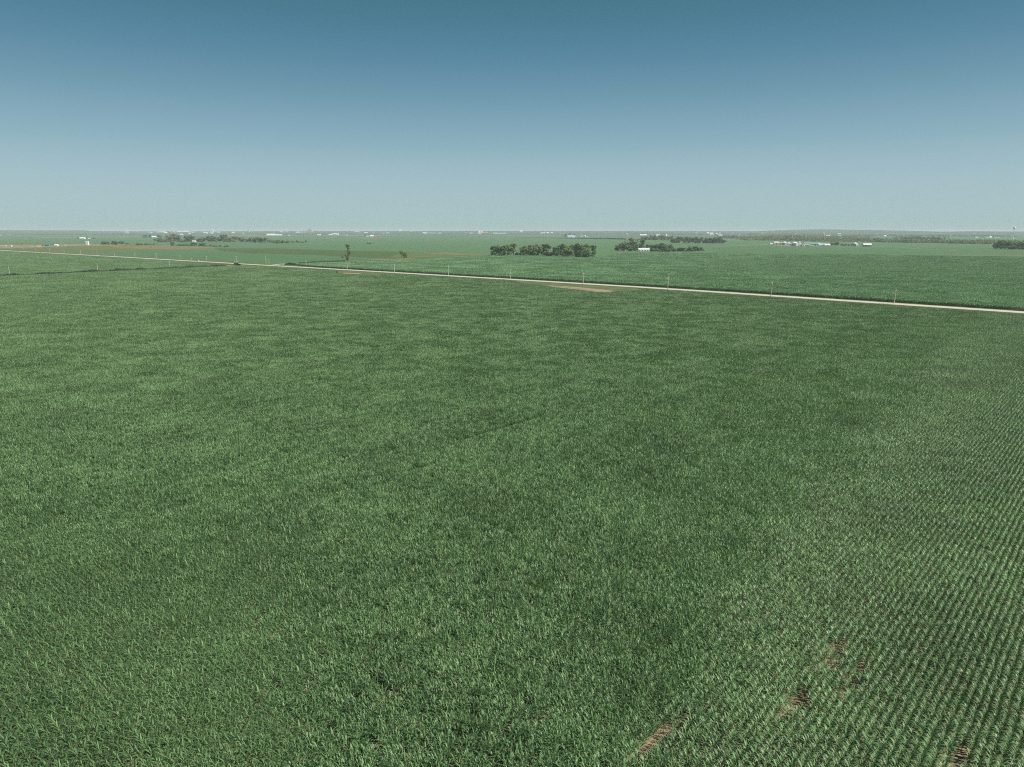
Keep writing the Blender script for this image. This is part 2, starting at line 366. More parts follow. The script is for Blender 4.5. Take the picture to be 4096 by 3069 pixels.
def crop(name, poly, label, z, rmax, r_near=230, r_mid=620, view=0.93, holes=(), hmul=1.0, src=None):
    hc = [(sum(p[0] for p in h) / len(h), sum(p[1] for p in h) / len(h), max(math.dist(p, q) for p in h for q in h) * 0.55) for h in holes]
    xs = [p[0] for p in poly]; ys = [p[1] for p in poly]
    lim = [(x * UX + y * UY, -x * UY + y * UX) for x, y in poly]
    u0, u1 = min(a for a, b in lim), max(a for a, b in lim); v0, v1 = min(b for a, b in lim), max(b for a, b in lim)
    uu, vv = np.meshgrid(np.arange(math.floor(u0/CELL), math.ceil(u1/CELL)+1) * CELL, np.arange(math.floor(v0/CELL), math.ceil(v1/CELL)+1) * CELL)
    U, V = uu.ravel().astype(float), vv.ravel().astype(float); size = CELL; out = []
    def xy(U, V): return U * UX - V * UY, U * UY + V * UX
    for level in range(3):
        x, y = xy(U, V); h = size / 2
        cs = [pip(*xy(U + a * h, V + b * h), poly) for a in (-1, 0, 1) for b in (-1, 0, 1)]
        anyin = np.any(cs, 0); allin = np.all(cs, 0); d = np.hypot(x, y)
        vis = (np.abs(x) < view * y + 45) & (d < rmax)
        keep = anyin & vis; U, V, x, y, d, allin = U[keep], V[keep], x[keep], y[keep], d[keep], allin[keep]
        if level == 2:
            c = pip(x, y, poly)
            for h_ in holes: c &= ~pip(x, y, h_)
            U, V, x, y, d = U[c], V[c], x[c], y[c], d[c]; out.append((level, U, V)); break
        nearhole = np.zeros(len(U), bool)
        for a_, b_, c_ in hc: nearhole |= np.hypot(x - a_, y - b_) < c_ + size * 0.75
        dith = 1 + 0.5 * (RNG.random(len(d)) - 0.5)
        split = (~allin) | nearhole | ((d - size * 0.7) * dith < (r_mid if level == 0 else r_near))
        out.append((level, U[~split], V[~split]))
        U, V = U[split], V[split]; k = np.arange(4) - 1.5; a, b = np.meshgrid(k, k)
        size /= 4
        U = (U[:, None] + a.ravel()[None] * size).ravel(); V = (V[:, None] + b.ravel()[None] * size).ravel()
    co, rot, scl, idx = [], [], [], []
    for level, U, V in out:
        if not len(U): continue
        x, y = xy(U, V); n = len(U); rnd = RNG.random((n, 6)); op = openness(x, y)
        # plant height: broad patches, and weak streaks along the rows
        hs = hmul * (0.90 + 0.06 * N2(x / 23, y / 23) + 0.10 * N3(U / 14, V / 2.2) + 0.10 * rnd[:, 1])
        weak = N3(U / 22 + 90, V / 1.9 + 90); hs = np.where((weak > 0.86) & (op < 0) & (y > 130), hs * (1 - (weak - 0.86) * 3.0), hs)
        ang = np.full(n, TH) + np.where(rnd[:, 0] > 0.5, math.pi, 0)
        ju = np.zeros(n); jv = np.zeros(n); s = np.ones(n)
        if level == 2:
            lp = np.clip((-0.22 - x / np.maximum(y, 1)) * 5, 0, 1) * np.clip((135 - y) / 55, 0, 1)
            left = rnd[:, 2] < lp * 1.1
            centre = (op < 0) & ~left
            ang = ang + np.where(left, math.pi / 2, 0) + np.where(centre & (rnd[:, 1] > 0.62), math.pi / 2, 0)
            amp = np.clip(-op * 4, 0, 1) * centre
            ju = (rnd[:, 2] - 0.5) * 0.9 * amp; jv = (rnd[:, 3] - 0.5) * 0.75 * amp
            ang = ang + (rnd[:, 4] - 0.5) * 0.7 * amp + (rnd[:, 5] - .5) * 0.10
            jv = jv + (rnd[:, 3] - 0.5) * 0.16 * (op > 0)
            id_ = np.where(op * 8 > rnd[:, 2], np.array(I_OPEN)[(rnd[:, 4] * 8.99).astype(int)],
                  np.where(left, np.array(I_SEMI)[(rnd[:, 4] * 6.99).astype(int)], np.array(I_CLOSED)[(rnd[:, 4] * 8.99).astype(int)]))
            for c, ea, eb in BARE:
                du = (x - c.x) * UX + (y - c.y) * UY; dv = -(x - c.x) * UY + (y - c.y) * UX
                dd = np.sqrt((du / ea) ** 2 + (dv / (eb + 0.45)) ** 2); id_ = np.where(dd < (0.62 if eb > 0.55 else 0.2), -1, np.where((dd < 1.3) & (id_ >= 0), I_HALF[1], id_))
            thin = (op > 0.10) & (y < 80) & (N2(U / 5 + 31, V / 0.9 + 12) > 0.93); id_ = np.where(thin & (id_ >= 0), I_HALF[0], id_)
            hs = np.where(op > 0, hs * (0.92 + 0.16 * rnd[:, 5]), hs)
        elif level == 1:
            ang = ang + np.where((op < -0.05) & (rnd[:, 1] > 0.5), math.pi / 2, 0)
            id_ = np.where(op > 0.0, np.array(I_MIDO)[(rnd[:, 4] * 3.99).astype(int)], np.array(I_MID)[(rnd[:, 4] * 5.99).astype(int)])
        else:
            ang = ang + np.where(rnd[:, 1] > 0.5, math.pi / 2, 0); id_ = np.array(I_FAR)[(rnd[:, 4] * 2.99).astype(int)]
        u2, v2 = U + ju, V + jv; x2, y2 = xy(u2, v2); ok = id_ >= 0
        co.append(np.stack([x2, y2, np.full(n, z)], 1)[ok]); rot.append(np.stack([np.zeros(n), np.zeros(n), ang], 1)[ok])
        g = 1.03 if level else 1.0
        scl.append(np.stack([np.full(n, g), np.full(n, g), hs], 1)[ok]); idx.append(id_[ok])
    co = np.concatenate(co); rot = np.concatenate(rot); scl = np.concatenate(scl); idx = np.concatenate(idx)
    print(name, "instances", len(co))
    me = bpy.data.meshes.new(name); me.vertices.add(len(co)); me.vertices.foreach_set("co", co.astype(np.float32).ravel())
    for nm, arr in (("rot", rot), ("scl", scl)):
        a = me.attributes.new(nm, 'FLOAT_VECTOR', 'POINT'); a.data.foreach_set("vector", arr.astype(np.float32).ravel())
    a = me.attributes.new("idx", 'INT', 'POINT'); a.data.foreach_set("value", idx.astype(np.int32))
    o = link(name, me); tag(o, label, "corn crop", kind="stuff")
    md = o.modifiers.new("plants", 'NODES'); ng = bpy.data.node_groups.new(name, 'GeometryNodeTree'); md.node_group = ng
    ng.interface.new_socket("Geometry", in_out='INPUT', socket_type='NodeSocketGeometry')
    ng.interface.new_socket("Geometry", in_out='OUTPUT', socket_type='NodeSocketGeometry')
    gi = ng.nodes.new("NodeGroupInput"); go = ng.nodes.new("NodeGroupOutput")
    mp = ng.nodes.new("GeometryNodeMeshToPoints"); ip = ng.nodes.new("GeometryNodeInstanceOnPoints")
    ci = ng.nodes.new("GeometryNodeCollectionInfo"); ci.inputs["Collection"].default_value = src or PC
    ci.inputs["Separate Children"].default_value = True; ci.inputs["Reset Children"].default_value = True
    def na(nm, t): q = ng.nodes.new("GeometryNodeInputNamedAttribute"); q.data_type = t; q.inputs["Name"].default_value = nm; return q.outputs["Attribute"]
    L = ng.links.new
    L(gi.outputs[0], mp.inputs[0]); L(mp.outputs[0], ip.inputs["Points"]); L(ci.outputs[0], ip.inputs["Instance"])
    ip.inputs["Pick Instance"].default_value = True
    L(na("idx", 'INT'), ip.inputs["Instance Index"]); L(na("rot", 'FLOAT_VECTOR'), ip.inputs["Rotation"]); L(na("scl", 'FLOAT_VECTOR'), ip.inputs["Scale"])
    L(ip.outputs[0], go.inputs[0]); return o

edge_near = offset(road_line, RN, -10.0)[2:-2]; edge_far = offset(road_line, RN, 10.0)[2:-2]
def seg_line(line, xmin, xmax): return [p for p in line if xmin <= p.x <= xmax]
H0, H1 = at(0, 1103.5, 0).xy, at(925, 1062.5, 0).xy                # edge of the near corn beside the pole track
hd = (H1 - H0).normalized(); hn = Vector((-hd.y, hd.x))
corner = H1
A = [tuple(H0 - hd * 260)] + [tuple(H1)] + [tuple(p) for p in edge_near if p.x > H1.x + 6] + [(700, -50), (-400, -50)]
HOLES = [[tuple(at(x, y, -0.05).xy) for x, y in h] for h in (
    [(2050,1123),(2180,1131),(2330,1140),(2520,1152),(2560,1158),(2455,1164),(2425,1167),(2380,1165.5),(2320,1155.5),(2200,1144.5),(2110,1134)],
    [(1350,1083),(1470,1089),(1520,1094),(1500,1098),(1440,1096),(1367,1095),(1340,1091)])]
sheet("field_edge", [(2040,1121),(2180,1129),(2330,1138),(2540,1152),(2600,1160),(2440,1168),(2200,1150),(2100,1136)], -0.10, M['verge'])
sheet("bare_soil", [(2190,1141.5),(2300,1148.2),(2410,1158.5),(2458,1164.5),(2440,1170),(2390,1169),(2320,1160),(2215,1149)], -0.04, M['track'])
sheet("field_edge", [(1350,1081),(1480,1088),(1540,1095),(1500,1101),(1440,1099),(1350,1096)], -0.10, M['verge'])
sheet("bare_soil", [(1372,1091),(1442,1093),(1444,1097),(1374,1095.5)], -0.04, M['track'])
# tan bare strip at the headland by the road is cut out of the crop
crop("corn_field", A, "dense green corn plants filling the foreground field up to the gravel road", -2.0, 1500, holes=HOLES)
G0 = H0 + hn * 9 - hd * 260; G1 = H1 + hn * 9 + hd * 2
Bp = [tuple(G0), tuple(G1)] + [tuple(p) for p in reversed([q for q in edge_near if q.x < G1.x - 3])]
crop("corn_field", Bp, "green corn on the left between the pole track and the gravel road", -2.0, 2150, view=1.0)
far_px = [(1184,1056),(1300,1050),(1395,1046.5),(1520,1042),(1660,1036.5),(1760,1030),(1900,1025),(2100,1026.5),(2384,1033),(2480,1014),(2700,1011),(2830,1011),(3100,1003),(4500,1003)]
C0 = [tuple(at(x, y, 2.0).xy) for x, y in far_px]
TL = [at(x, y, 1.8).xy for x, y in ((3040,1048),(3200,1056),(3350,1062),(3627,1075),(3900,1088),(4150,1100))]
Cp = [tuple(p) for p in edge_far if p.x > C0[0][0] + 2] + list(reversed(C0))
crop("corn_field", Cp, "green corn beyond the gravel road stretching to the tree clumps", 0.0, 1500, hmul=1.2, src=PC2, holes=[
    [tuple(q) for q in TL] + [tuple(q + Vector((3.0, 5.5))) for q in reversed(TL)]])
# ------------------------------------------------------------------ far terrain: land rising to a low wooded ridge
def crest(a):                      # crest height by bearing (x/y), from the skyline of the place
    px = CX + a * FPX / 1.0
    kx = [-1500, 0, 380, 420, 900, 1500, 2300, 3000, 3080, 3160, 3270, 3330, 3450, 3584, 3700, 3760, 3840, 3950, 4096, 5600]
    ky = [918.5, 919, 919.5, 924, 924, 922.5, 922.5, 923.5, 921, 917.5, 915, 917, 919, 920.5, 924, 925, 922.5, 924, 924.5, 924]
    y = float(np.interp(px, kx, ky))
    return HCAM + (HOR - y) / FPX * 14000 * 1.01 - 9
def zterr(x, y):
    t = min(max((y - 8000) / 6000, 0), 1)
    return crest(x / max(y, 1)) * t ** 1.4 if y <= 14000 else crest(x / y) * (1 - min((y - 14000) / 4000, 1) * 0.6)
M['ridge'] = mat('wooded_ridge', (0.060, 0.095, 0.050), 0.95, 0, 0.003, (0.030, 0.052, 0.030), detail=6, spec=0.1, stretch=(0, (1, 2.5, 1)))
def hills():
    nx, ny = 150, 22; ys = [7900 + 6100 * (i / (ny - 6)) for i in range(ny - 5)] + [14500, 15500, 16500, 18000, 19500]
    vs, fs = [], []
    for y in ys:
        for i in range(nx):
            a = -0.95 + 1.9 * i / (nx - 1); x = a * y
            vs.append((x, y, zterr(x, y) - 0.5 + (2.5 * math.sin(x / 310.0) * math.sin(y / 530.0 + 1) if 8200 < y < 13800 else 0)))
    for k in range(len(ys) - 1):
        for i in range(nx - 1): fs.append((k*nx+i, k*nx+i+1, (k+1)*nx+i+1, (k+1)*nx+i))
    me = bpy.data.meshes.new("hills"); me.from_pydata(vs, [], fs); me.materials.append(M['ridge'])
    me.polygons.foreach_set("use_smooth", [True] * len(fs))
    tag(link("hills", me), kind="structure")
hills()
def at_g(x, y):
    if y > 941: return at(x, y, 0.0)
    dx = (x - CX) / FPX; dy = (CY - y) / FPX
    d = Vector((dx, math.cos(PITCH) + dy * math.sin(PITCH), -math.sin(PITCH) + dy * math.cos(PITCH)))
    Y = 7600.0
    while Y < 13900:
        p = Vector((0, 0, HCAM)) + d * (Y / d.y)
        if p.z <= max(zterr(p.x, p.y), 0) + 0.01: break
        Y += 60
    p = Vector((0, 0, HCAM)) + d * (min(Y, 13900) / d.y); p.z = max(zterr(p.x, p.y), 0); return p

# ------------------------------------------------------------------ fields, tracks and bare strips beyond the road
M['f_green'] = mat('field_mid_green', (0.089, 0.165, 0.070), 0.95, 0, 0.012, (0.068, 0.138, 0.059), detail=9, spec=0.1, stretch=(math.radians(-48), (1, 3, 1)))
M['f_soy'] = mat('field_bean_green', (0.095, 0.176, 0.078), 0.95, 0, 0.010, (0.076, 0.151, 0.070), detail=9, spec=0.1, stretch=(math.radians(-48), (1, 4, 1)))
M['f_olive'] = mat('field_olive', (0.081, 0.117, 0.039), 0.95, 0, 0.010, (0.057, 0.101, 0.036), detail=9, spec=0.1, stretch=(math.radians(-48), (1, 4, 1)))
M['f_dry'] = mat('field_dry_grass', (0.144, 0.156, 0.054), 0.95, 0, 0.012, (0.086, 0.125, 0.046), detail=9, spec=0.1)
M['f_yard'] = mat('yard_gravel_and_grass', (0.276, 0.247, 0.167), 0.95, 0, 0.03, (0.144, 0.155, 0.081), detail=9, spec=0.1)
M['f_stub'] = mat('stubble', (0.213, 0.178, 0.071), 0.95, 0, 0.02, (0.127, 0.138, 0.051), detail=8, spec=0.1)
sheet("field", [(-900,1000),(-900,951),(5000,951),(5000,1024),(4300,1018),(3100,1018),(2480,1028),(2384,1045),(1900,1038),(1395,1056),(1184,1060),(1090,1055),(760,1037),(0,997)], 0.05, M['f_soy'])
sheet("field", [(-800,1001),(-800,966),(-200,968),(330,974),(620,979),(900,990),(860,996),(560,1000),(470,1012),(240,1008),(0,998)], 0.12, M['f_dry'])
sheet("yard", [(-600,994),(-600,978),(0,980),(170,979),(345,975.5),(500,979),(480,982),(240,986),(130,991),(0,994)], 0.20, M['f_yard'])
sheet("stubble_field", [(430,985),(560,981.5),(700,982),(800,985.5),(905,989),(880,991),(740,997),(600,997.5),(480,994)], 0.20, M['f_stub'])
sheet("field", [(860,994),(1100,994),(1400,1003),(1540,1006),(1700,1013),(1885,1018),(1890,1022),(1760,1026),(1700,1033),(1640,1037),(1400,1027),(1230,1019),(1024,1015),(880,1004)], 0.14, M['f_olive'])
sheet("field", [(1600,1014),(1700,1013),(1885,1018),(1890,1022),(1760,1026),(1700,1031),(1560,1030)], 0.20, M['f_dry'])
sheet("field", [(1700,1011.5),(1800,1012),(1990,1020),(1880,1022),(1700,1015)], 0.26, M['f_stub'])
sheet("field", [(1184,1056),(1390,1047),(1540,1041.5),(1640,1036),(1600,1029),(1400,1027),(1230,1019),(1024,1015),(880,1006),(700,1003),(500,1003),(420,1012),(640,1030),(900,1043),(1090,1053)], 0.10, M['f_green'])
sheet("field", [(2048,950.5),(2500,953),(2700,962),(3020,958),(3070,951),(2048,945)], 0.16, M['f_green'])
sheet("field", [(2870,1016),(2850,989),(3072,981),(3300,990),(3600,992),(4100,988),(4900,988),(4900,1020),(4500,1017)], 0.12, M['f_green'])
def track(name, px, wid, m, z=0.3, kind="structure"):
    pts = [at_g(x, y) for x, y in px]; ln = [p.xy for p in pts]; ns = normals(ln)
    a = offset(ln, ns, -wid/2); b = offset(ln, ns, wid/2); n = len(ln); mb = MB()
    mb.add([(p.x, p.y, z) for p in a] + [(p.x, p.y, z) for p in b], [(i, i+1, n+i+1, n+i) for i in range(n-1)])
    tag(mb.build(name, m), kind=kind)
track("field_track", [(1088,1061.5),(1120,1057.5),(1147,1055.5)], 6, M['gravel'], 0.15)
track("farm_lane", [(1372,1045.5),(1420,1043.5),(1480,1041),(1560,1038),(1610,1036),(1660,1033.5)], 13, M['track'])
track("farm_lane", [(2396,1004.5),(2440,1003.5),(2475,1002.8)], 12, M['track'])
track("farm_lane", [(2848,987.5),(2920,985),(3000,981.5),(3072,979),(3100,979.5)], 16, M['track'])
track("section_road", [(1700,945.5),(2048,946.5),(2180,950),(2280,952),(2500,953.5),(2560,957)], 26, M['track'])
track("section_road", [(2880,959.5),(2950,957.5),(3030,960)], 60, M['track'])
track("section_road", [(3380,972),(3430,971),(3495,970)], 24, M['track'])
track("farm_lane", [(3640,994.5),(3720,999),(3800,1002.5),(3832,1005)], 9, M['track'])
track("farmyard", [(3020,979.5),(3100,981),(3170,984.5),(3250,984.8),(3330,984)], 40, M['track'], 0.34)
track("section_road", [(-300,974),(60,980),(345,977.5),(500,979)], 14, M['track'], 0.34)
# pole track between the two near fields
hv = [H0 - hd * 260, H1 + hd * 2]; hns = [hn, hn]
mbt = MB(); a = offset(hv, hns, -1); b = offset(hv, hns, 10)
mbt.add([(a[0].x, a[0].y, -1.93), (a[1].x, a[1].y, -1.93), (b[1].x, b[1].y, -1.93), (b[0].x, b[0].y, -1.93)], [(0, 1, 2, 3)])
tag(mbt.build("field_track", M['verge']), kind="structure")

# ------------------------------------------------------------------ tree prototypes (unit height, unit width)
def leafmesh(name, blobs, n, size, m, seed, flat=1.0):
    r = random.Random(seed); P, F, T = [], [], []
    tot = sum(b[3] * b[3] for b in blobs)
    for (cx, cy, cz, br, sq) in blobs:
        k = max(6, int(n * br * br / tot)); br0 = r.random()
        for _ in range(k):
            d = Vector((r.gauss(0, 1), r.gauss(0, 1), r.gauss(0, 1))).normalized() * br * r.uniform(0.75, 1.08)
            if r.random() < 0.12: d *= r.uniform(0.3, 0.9)
            c = Vector((cx, cy, cz)) + Vector((d.x, d.y, d.z * sq))
            if c.z < 0.02: c.z = 0.02 + r.random() * 0.04
            q = (d.normalized() * 1.1 + Vector((r.gauss(0, 1), r.gauss(0, 1), r.gauss(0, 1))) * .6).normalized(); u = q.orthogonal().normalized(); v = q.cross(u)
            s = size * r.uniform(0.6, 1.4); j = len(P)
            for a_, b_ in ((-1, -.55), (1, -.4), (.75, .6), (-.6, .7)): P.append(tuple(c + u * a_ * s + v * b_ * s))
            F.append((j, j+1, j+2, j+3)); T += [(min(1, max(0, 0.5 * br0 + r.random() * 0.6)), r.random() ** 3, 0)] * 4
    me = bpy.data.meshes.new(name); me.from_pydata(P, [], F); me.materials.append(m)
    ca = me.color_attributes.new("tint", 'FLOAT_COLOR', 'POINT'); arr = np.ones((len(P), 4), np.float32); arr[:, :3] = np.array(T); ca.data.foreach_set("color", arr.ravel())
    return me
def blobs_for(kind, seed):
    r = random.Random(seed); B = []
    if kind == 'broad':
        for i in range(26):
            a = r.uniform(0, 6.28); rr = r.uniform(0.05, 0.36); B.append((rr*math.cos(a), rr*math.sin(a), r.uniform(0.14, 0.88 - rr*0.5), r.uniform(0.11, 0.18), 0.8))
    elif kind == 'round':
        for i in range(20):
            a = r.uniform(0, 6.28); z = r.uniform(0.16, 0.85); rr = 0.36 * math.sqrt(max(0, 1 - ((z - 0.48) / 0.5) ** 2)) * r.uniform(0.5, 1.0)
            B.append((rr*math.cos(a), rr*math.sin(a), z, r.uniform(0.11, 0.17), 0.85))
    elif kind == 'tall':
        for i in range(22):
            a = r.uniform(0, 6.28); z = r.uniform(0.22, 0.93); rr = r.uniform(0.02, 0.30) * (1.1 - 0.5 * abs(z - 0.5))
            B.append((rr*math.cos(a), rr*math.sin(a), z, r.uniform(0.09, 0.15), 0.75))
    elif kind == 'ragged':
        for i in range(15):
            a = r.uniform(0, 6.28); z = r.uniform(0.3, 0.95); rr = r.uniform(0.08, 0.4)
            B.append((rr*math.cos(a), rr*math.sin(a), z, r.uniform(0.05, 0.10), 0.7))
    elif kind == 'bush':
        for i in range(16):
            a = r.uniform(0, 6.28); rr = r.uniform(0.0, 0.36); B.append((rr*math.cos(a), rr*math.sin(a), r.uniform(0.15, 0.78 - rr*0.7), r.uniform(0.14, 0.2), 0.95))
    elif kind == 'cone':
        for i in range(18):
            z = i / 18; rr = (1 - z) * 0.3; a = i * 2.4; B.append((rr*math.cos(a), rr*math.sin(a), 0.08 + z * 0.86, 0.06 + 0.12 * (1 - z), 0.7))
    return B
def trunkmesh(name, kind, m, seed):
    r = random.Random(seed); mb = MB(); top = 0.9 if kind in ('tall', 'ragged') else 0.55
    if kind == 'bush': top = 0.4
    t = 0.028; pts = [(0, 0, -0.02), (0.015, 0.01, top * 0.45), (-0.01, 0.02, top)]
    mb.tube(pts[0], pts[1], t * 1.4, t, 7); mb.tube(pts[1], pts[2], t, t * 0.35, 7)
    for i in range(9 if kind == 'ragged' else 6):
        z = top * r.uniform(0.3, 0.95); a = i * 2.4 + r.random(); L = r.uniform(0.2, 0.36)
        p1 = (L * math.cos(a), L * math.sin(a), z + L * r.uniform(0.5, 1.0)); mb.tube((0, 0, z), p1, t * 0.55, t * 0.15, 5)
    return mb.mesh(name, m)
TM = {'green': 'tree_green', 'olive': 'tree_olive', 'dark': 'tree_dark', 'shrub': 'shrub'}
PROTO = {}
def proto(kind, col, var):
    k = (kind, col, var)
    if k not in PROTO:
        n = {'broad': 2000, 'round': 1700, 'tall': 1600, 'ragged': 520, 'bush': 900, 'cone': 700}[kind]
        sz = {'broad': .040, 'round': .042, 'tall': .034, 'ragged': .028, 'bush': .055, 'cone': .05}[kind]
        cm = leafmesh("crown", blobs_for(kind, hash(kind) % 97 + var * 13 if False else sum(map(ord, kind)) + var * 13), n, sz, M[TM[col]], var + 5)
        tm = trunkmesh("trunk", kind, M['dead_bark' if kind == 'ragged' else 'bark'], var + 3)
        PROTO[k] = (cm, tm)
    return PROTO[k]
LOOK = {'broad': 'broad-crowned', 'round': 'rounded', 'tall': 'narrow', 'ragged': 'half-bare', 'bush': 'low', 'cone': 'pointed'}
COLW = {'green': 'green', 'olive': 'grey-green', 'dark': 'dark green', 'shrub': 'green'}
ORD = "leftmost|second|third|fourth|fifth|sixth|seventh|eighth|ninth|tenth|eleventh|twelfth|thirteenth|fourteenth|fifteenth|sixteenth|seventeenth|eighteenth|nineteenth|twentieth|twenty-first|twenty-second|twenty-third|twenty-fourth|twenty-fifth|twenty-sixth|twenty-seventh|twenty-eighth|twenty-ninth|thirtieth|thirty-first|thirty-second|thirty-third|thirty-fourth|thirty-fifth|thirty-sixth|thirty-seventh|thirty-eighth|thirty-ninth|fortieth".split("|")
def tree(x0, x1, yt, yb, kind, col, label, group=None, var=None, name=None, dy=0.0):
    var = random.randrange(3) if var is None else var
    p = at_g((x0 + x1) / 2, yb); p.y += dy; k = mpp(p); wd = (x1 - x0) * k * 1.3; h = (yb - yt) * k
    nm = name or ("shrub" if kind == 'bush' else "tree")
    cm, tm = proto(kind, col, var)
    e = empty(nm, p, random.uniform(0, 6.28) if kind != 'ragged' else 0, label, nm, group, (wd, wd, h))
    link("crown" if nm == "tree" else "foliage", cm, e); link("trunk" if nm == "tree" else "stem", tm, e)
    return e
def clump(where, items, group, noun="tree"):
    items = sorted(items, key=lambda t: t[0] + t[1])
    for i, (x0, x1, yt, yb, kind, col) in enumerate(items):
        o = ORD[i] if i == 0 else ORD[i] + " from the left"
        tree(x0, x1, yt, yb, kind, col, f"{LOOK[kind]} {COLW[col]} {noun}, {o} {where}", group)

clump("in the clump left of the brick house", [(1962,1990,983,1021.5,'round','dark'),(1980,2008,977,1021,'broad','green'),(2001,2030,979,1021.5,'round','dark'),
      (2018,2050,973,1021,'broad','green'),(2040,2069,974,1020.5,'tall','olive'),(1990,2040,1000,1022,'bush','dark')], "trees left of the brick house")
clump("in the clump right of the brick house", [(2080,2112,981,1021.5,'broad','green'),(2098,2140,977,1020,'broad','olive'),(2117,2160,972,1020,'broad','olive'),
      (2110,2152,992,1022,'bush','dark'),(2140,2170,984,1022,'round','olive'),(2159,2204,975,1021,'round','dark'),(2170,2215,1000,1024,'bush','green'),
      (2206,2240,987,1025,'round','dark'),(2230,2270,971,1022,'broad','green'),(2245,2290,985,1026,'broad','olive'),(2262,2310,975,1020,'broad','olive'),
      (2286,2336,969,1022,'broad','olive'),(2310,2360,970,1023,'broad','green'),(2300,2350,995,1028,'bush','dark'),(2330,2358,988,1027,'round','olive'),(2340,2374,1003,1029,'bush','dark'),(2363,2386,982,1028,'tall','dark')],
      "trees right of the brick house")
clump("in the clump behind the quonset barn", [(2458,2490,975,1004,'round','green'),(2476,2508,968,1004,'broad','dark'),(2492,2524,953,1003,'ragged','olive'),
      (2500,2534,976,1005,'bush','dark'),(2512,2544,950,1002,'tall','olive'),(2526,2552,951,1002,'ragged','olive'),(2528,2556,976,1004,'round','green'),(2556,2580,959,1000,'tall','dark'),(2540,2574,972,998,'broad','dark')],
      "trees around the quonset barn")
clump("in the row right of the quonset barn", [(2583,2612,978,1001,'round','green'),(2606,2634,976,1004,'broad','dark'),(2622,2664,970,1004,'broad','dark'),(2600,2640,990,1006,'bush','dark'),
      (2650,2680,978,1005,'round','olive'),(2640,2682,988,1007,'bush','dark'),(2668,2698,976,1006,'cone','green'),(2684,2706,990,1008,'bush','green')], "trees right of the quonset barn")
clump("in the low grove ending the farm trees", [(2700,2724,992,1006,'bush','green'),(2712,2750,988,1006,'broad','dark'),(2745,2775,984,1006,'broad','green'),(2765,2795,984,1005,'round','dark'),(2780,2814,988,1004,'broad','dark')], "low trees at the end of the farm windbreak")
# lone trees in the middle distance
p = at(1392, 1044, 0)
def lone_tree():
    k = mpp(p); e = empty("tree", p, 0, "tall narrow half-bare tree standing alone beside the farm lane", "tree")
    mb = MB(); H = 67 * k
    mb.tube((0, 0, -0.3), (0.4, 0, H * .45), 1.1, 0.8, 9); mb.tube((0.4, 0, H * .45), (-0.2, 0, H * .8), 0.8, 0.35, 8); mb.tube((-.2, 0, H*.8), (0.5, 0.3, H*.99), 0.35, 0.1, 6)
    mb.tube((-0.3, 0, 0), (-3.6, 0, H * .36), 0.8, 0.5, 7)
    for z, dx, dz in ((.5, 3.6, .1), (.62, 3.2, .12), (.7, -2.6, .16), (.78, 4.0, .12), (.84, -2.6, .12), (.8, 2.6, .18)): mb.tube((0, 0, H * z), (dx, random.uniform(-2, 2), H * (z + dz)), 0.28, 0.08, 5)
    mb.build("trunk", M['bark'], e)
    s = MB(); s.tube((-3.5, 0, H * .19), (-4.6, .1, H * .41), 0.55, 0.35, 7); s.build("dead_limb", M['dead_bark'], e)
    B = []
    r = random.Random(4)
    for cx, cz, br in ((0, .93, 1.8), (2.2, .9, 1.7), (-2.2, .93, 1.4), (3.6, .86, 1.1), (1.4, .8, 2.0), (-.6, .82, 1.6), (2.0, .72, 1.4), (1.2, .60, 2.0), (2.6, .52, 2.1), (1.0, .5, 1.8), (3.4, .44, 1.5), (1.8, .38, 1.4), (4.4, .5, .8), (-8.0, .3, 1.7), (-7.0, .22, 1.3), (-8.6, .2, 1.2), (.2, .12, 1.3), (-1.6, .08, 1.6)):
        B.append((cx * k / 0.378, r.uniform(-1.5, 1.5), cz * H, br, 0.8))
    link("crown", leafmesh("crown", B, 1500, 0.42, M['tree_olive'], 9), e)
lone_tree()
def leaning_bush():
    p = at(1614, 1035, 0); k = mpp(p); e = empty("tree", p, 0, "short leaning tree with a dense dark lower crown at the end of the farm lane", "tree")
    mb = MB(); mb.tube((-3.0, 0, -0.2), (-4.0, 0, 7.5), 0.55, 0.35, 7); mb.tube((1.5, 0, 0), (2, 0, 6), 0.6, 0.3, 7); mb.tube((-4, 0, 7.5), (-6, 0, 12), .3, .1, 6); mb.build("trunk", M['dead_bark'], e)
    B = [(x, y, z, r_, .85) for x, y, z, r_ in ((1.5,0,3,2.8),(3.6,.5,3.4,2.6),(5,0,5,2.2),(2.4,-.5,6.5,2.6),(0,.8,6,2.2),(-1,0,8.6,2),(-3.6,.3,9,1.7),(-5.4,0,11.2,1.7),(-3.5,0,12.4,1.5),(-7,0,12,1),(4.4,.4,8,1.8),(2,0,9.5,1.5),(-2.5,0,11,1.6),(5.6,.5,9.6,1.1),(-4.6,0,7,1.2))]
    link("crown", leafmesh("crown", B, 1400, 0.42, M['tree_green'], 19), e)
leaning_bush()
def bare_tree():
    p = at(1474, 977, 0); k = mpp(p); e = empty("tree", p, 0, "pale pinkish bare forked tree between two green bushes in the wide field", "tree")
    mb = MB(); mb.tube((0, 0, -.3), (0, 0, 11), 1.6, 1.0, 8); mb.tube((0, 0, 10), (-1.2, 0, 17), 1.1, 0.3, 7); mb.tube((0, 0, 9.5), (3.2, 0, 16.5), .6, .15, 6); mb.tube((0, 0, 11), (.6, 0, 15), .6, .2, 6); mb.tube((0, 0, 8), (-2.4, 1, 13), .4, .1, 6)
    mb.build("trunk", M['pink_bark'], e)
bare_tree()
tree(1466,1475,969,977.5,'bush','dark',"left one of two dark bushes at the foot of the bare pinkish tree","bushes at the foot of the bare tree")
tree(1474,1484,969,977.5,'bush','dark',"right one of two dark bushes at the foot of the bare pinkish tree","bushes at the foot of the bare tree")
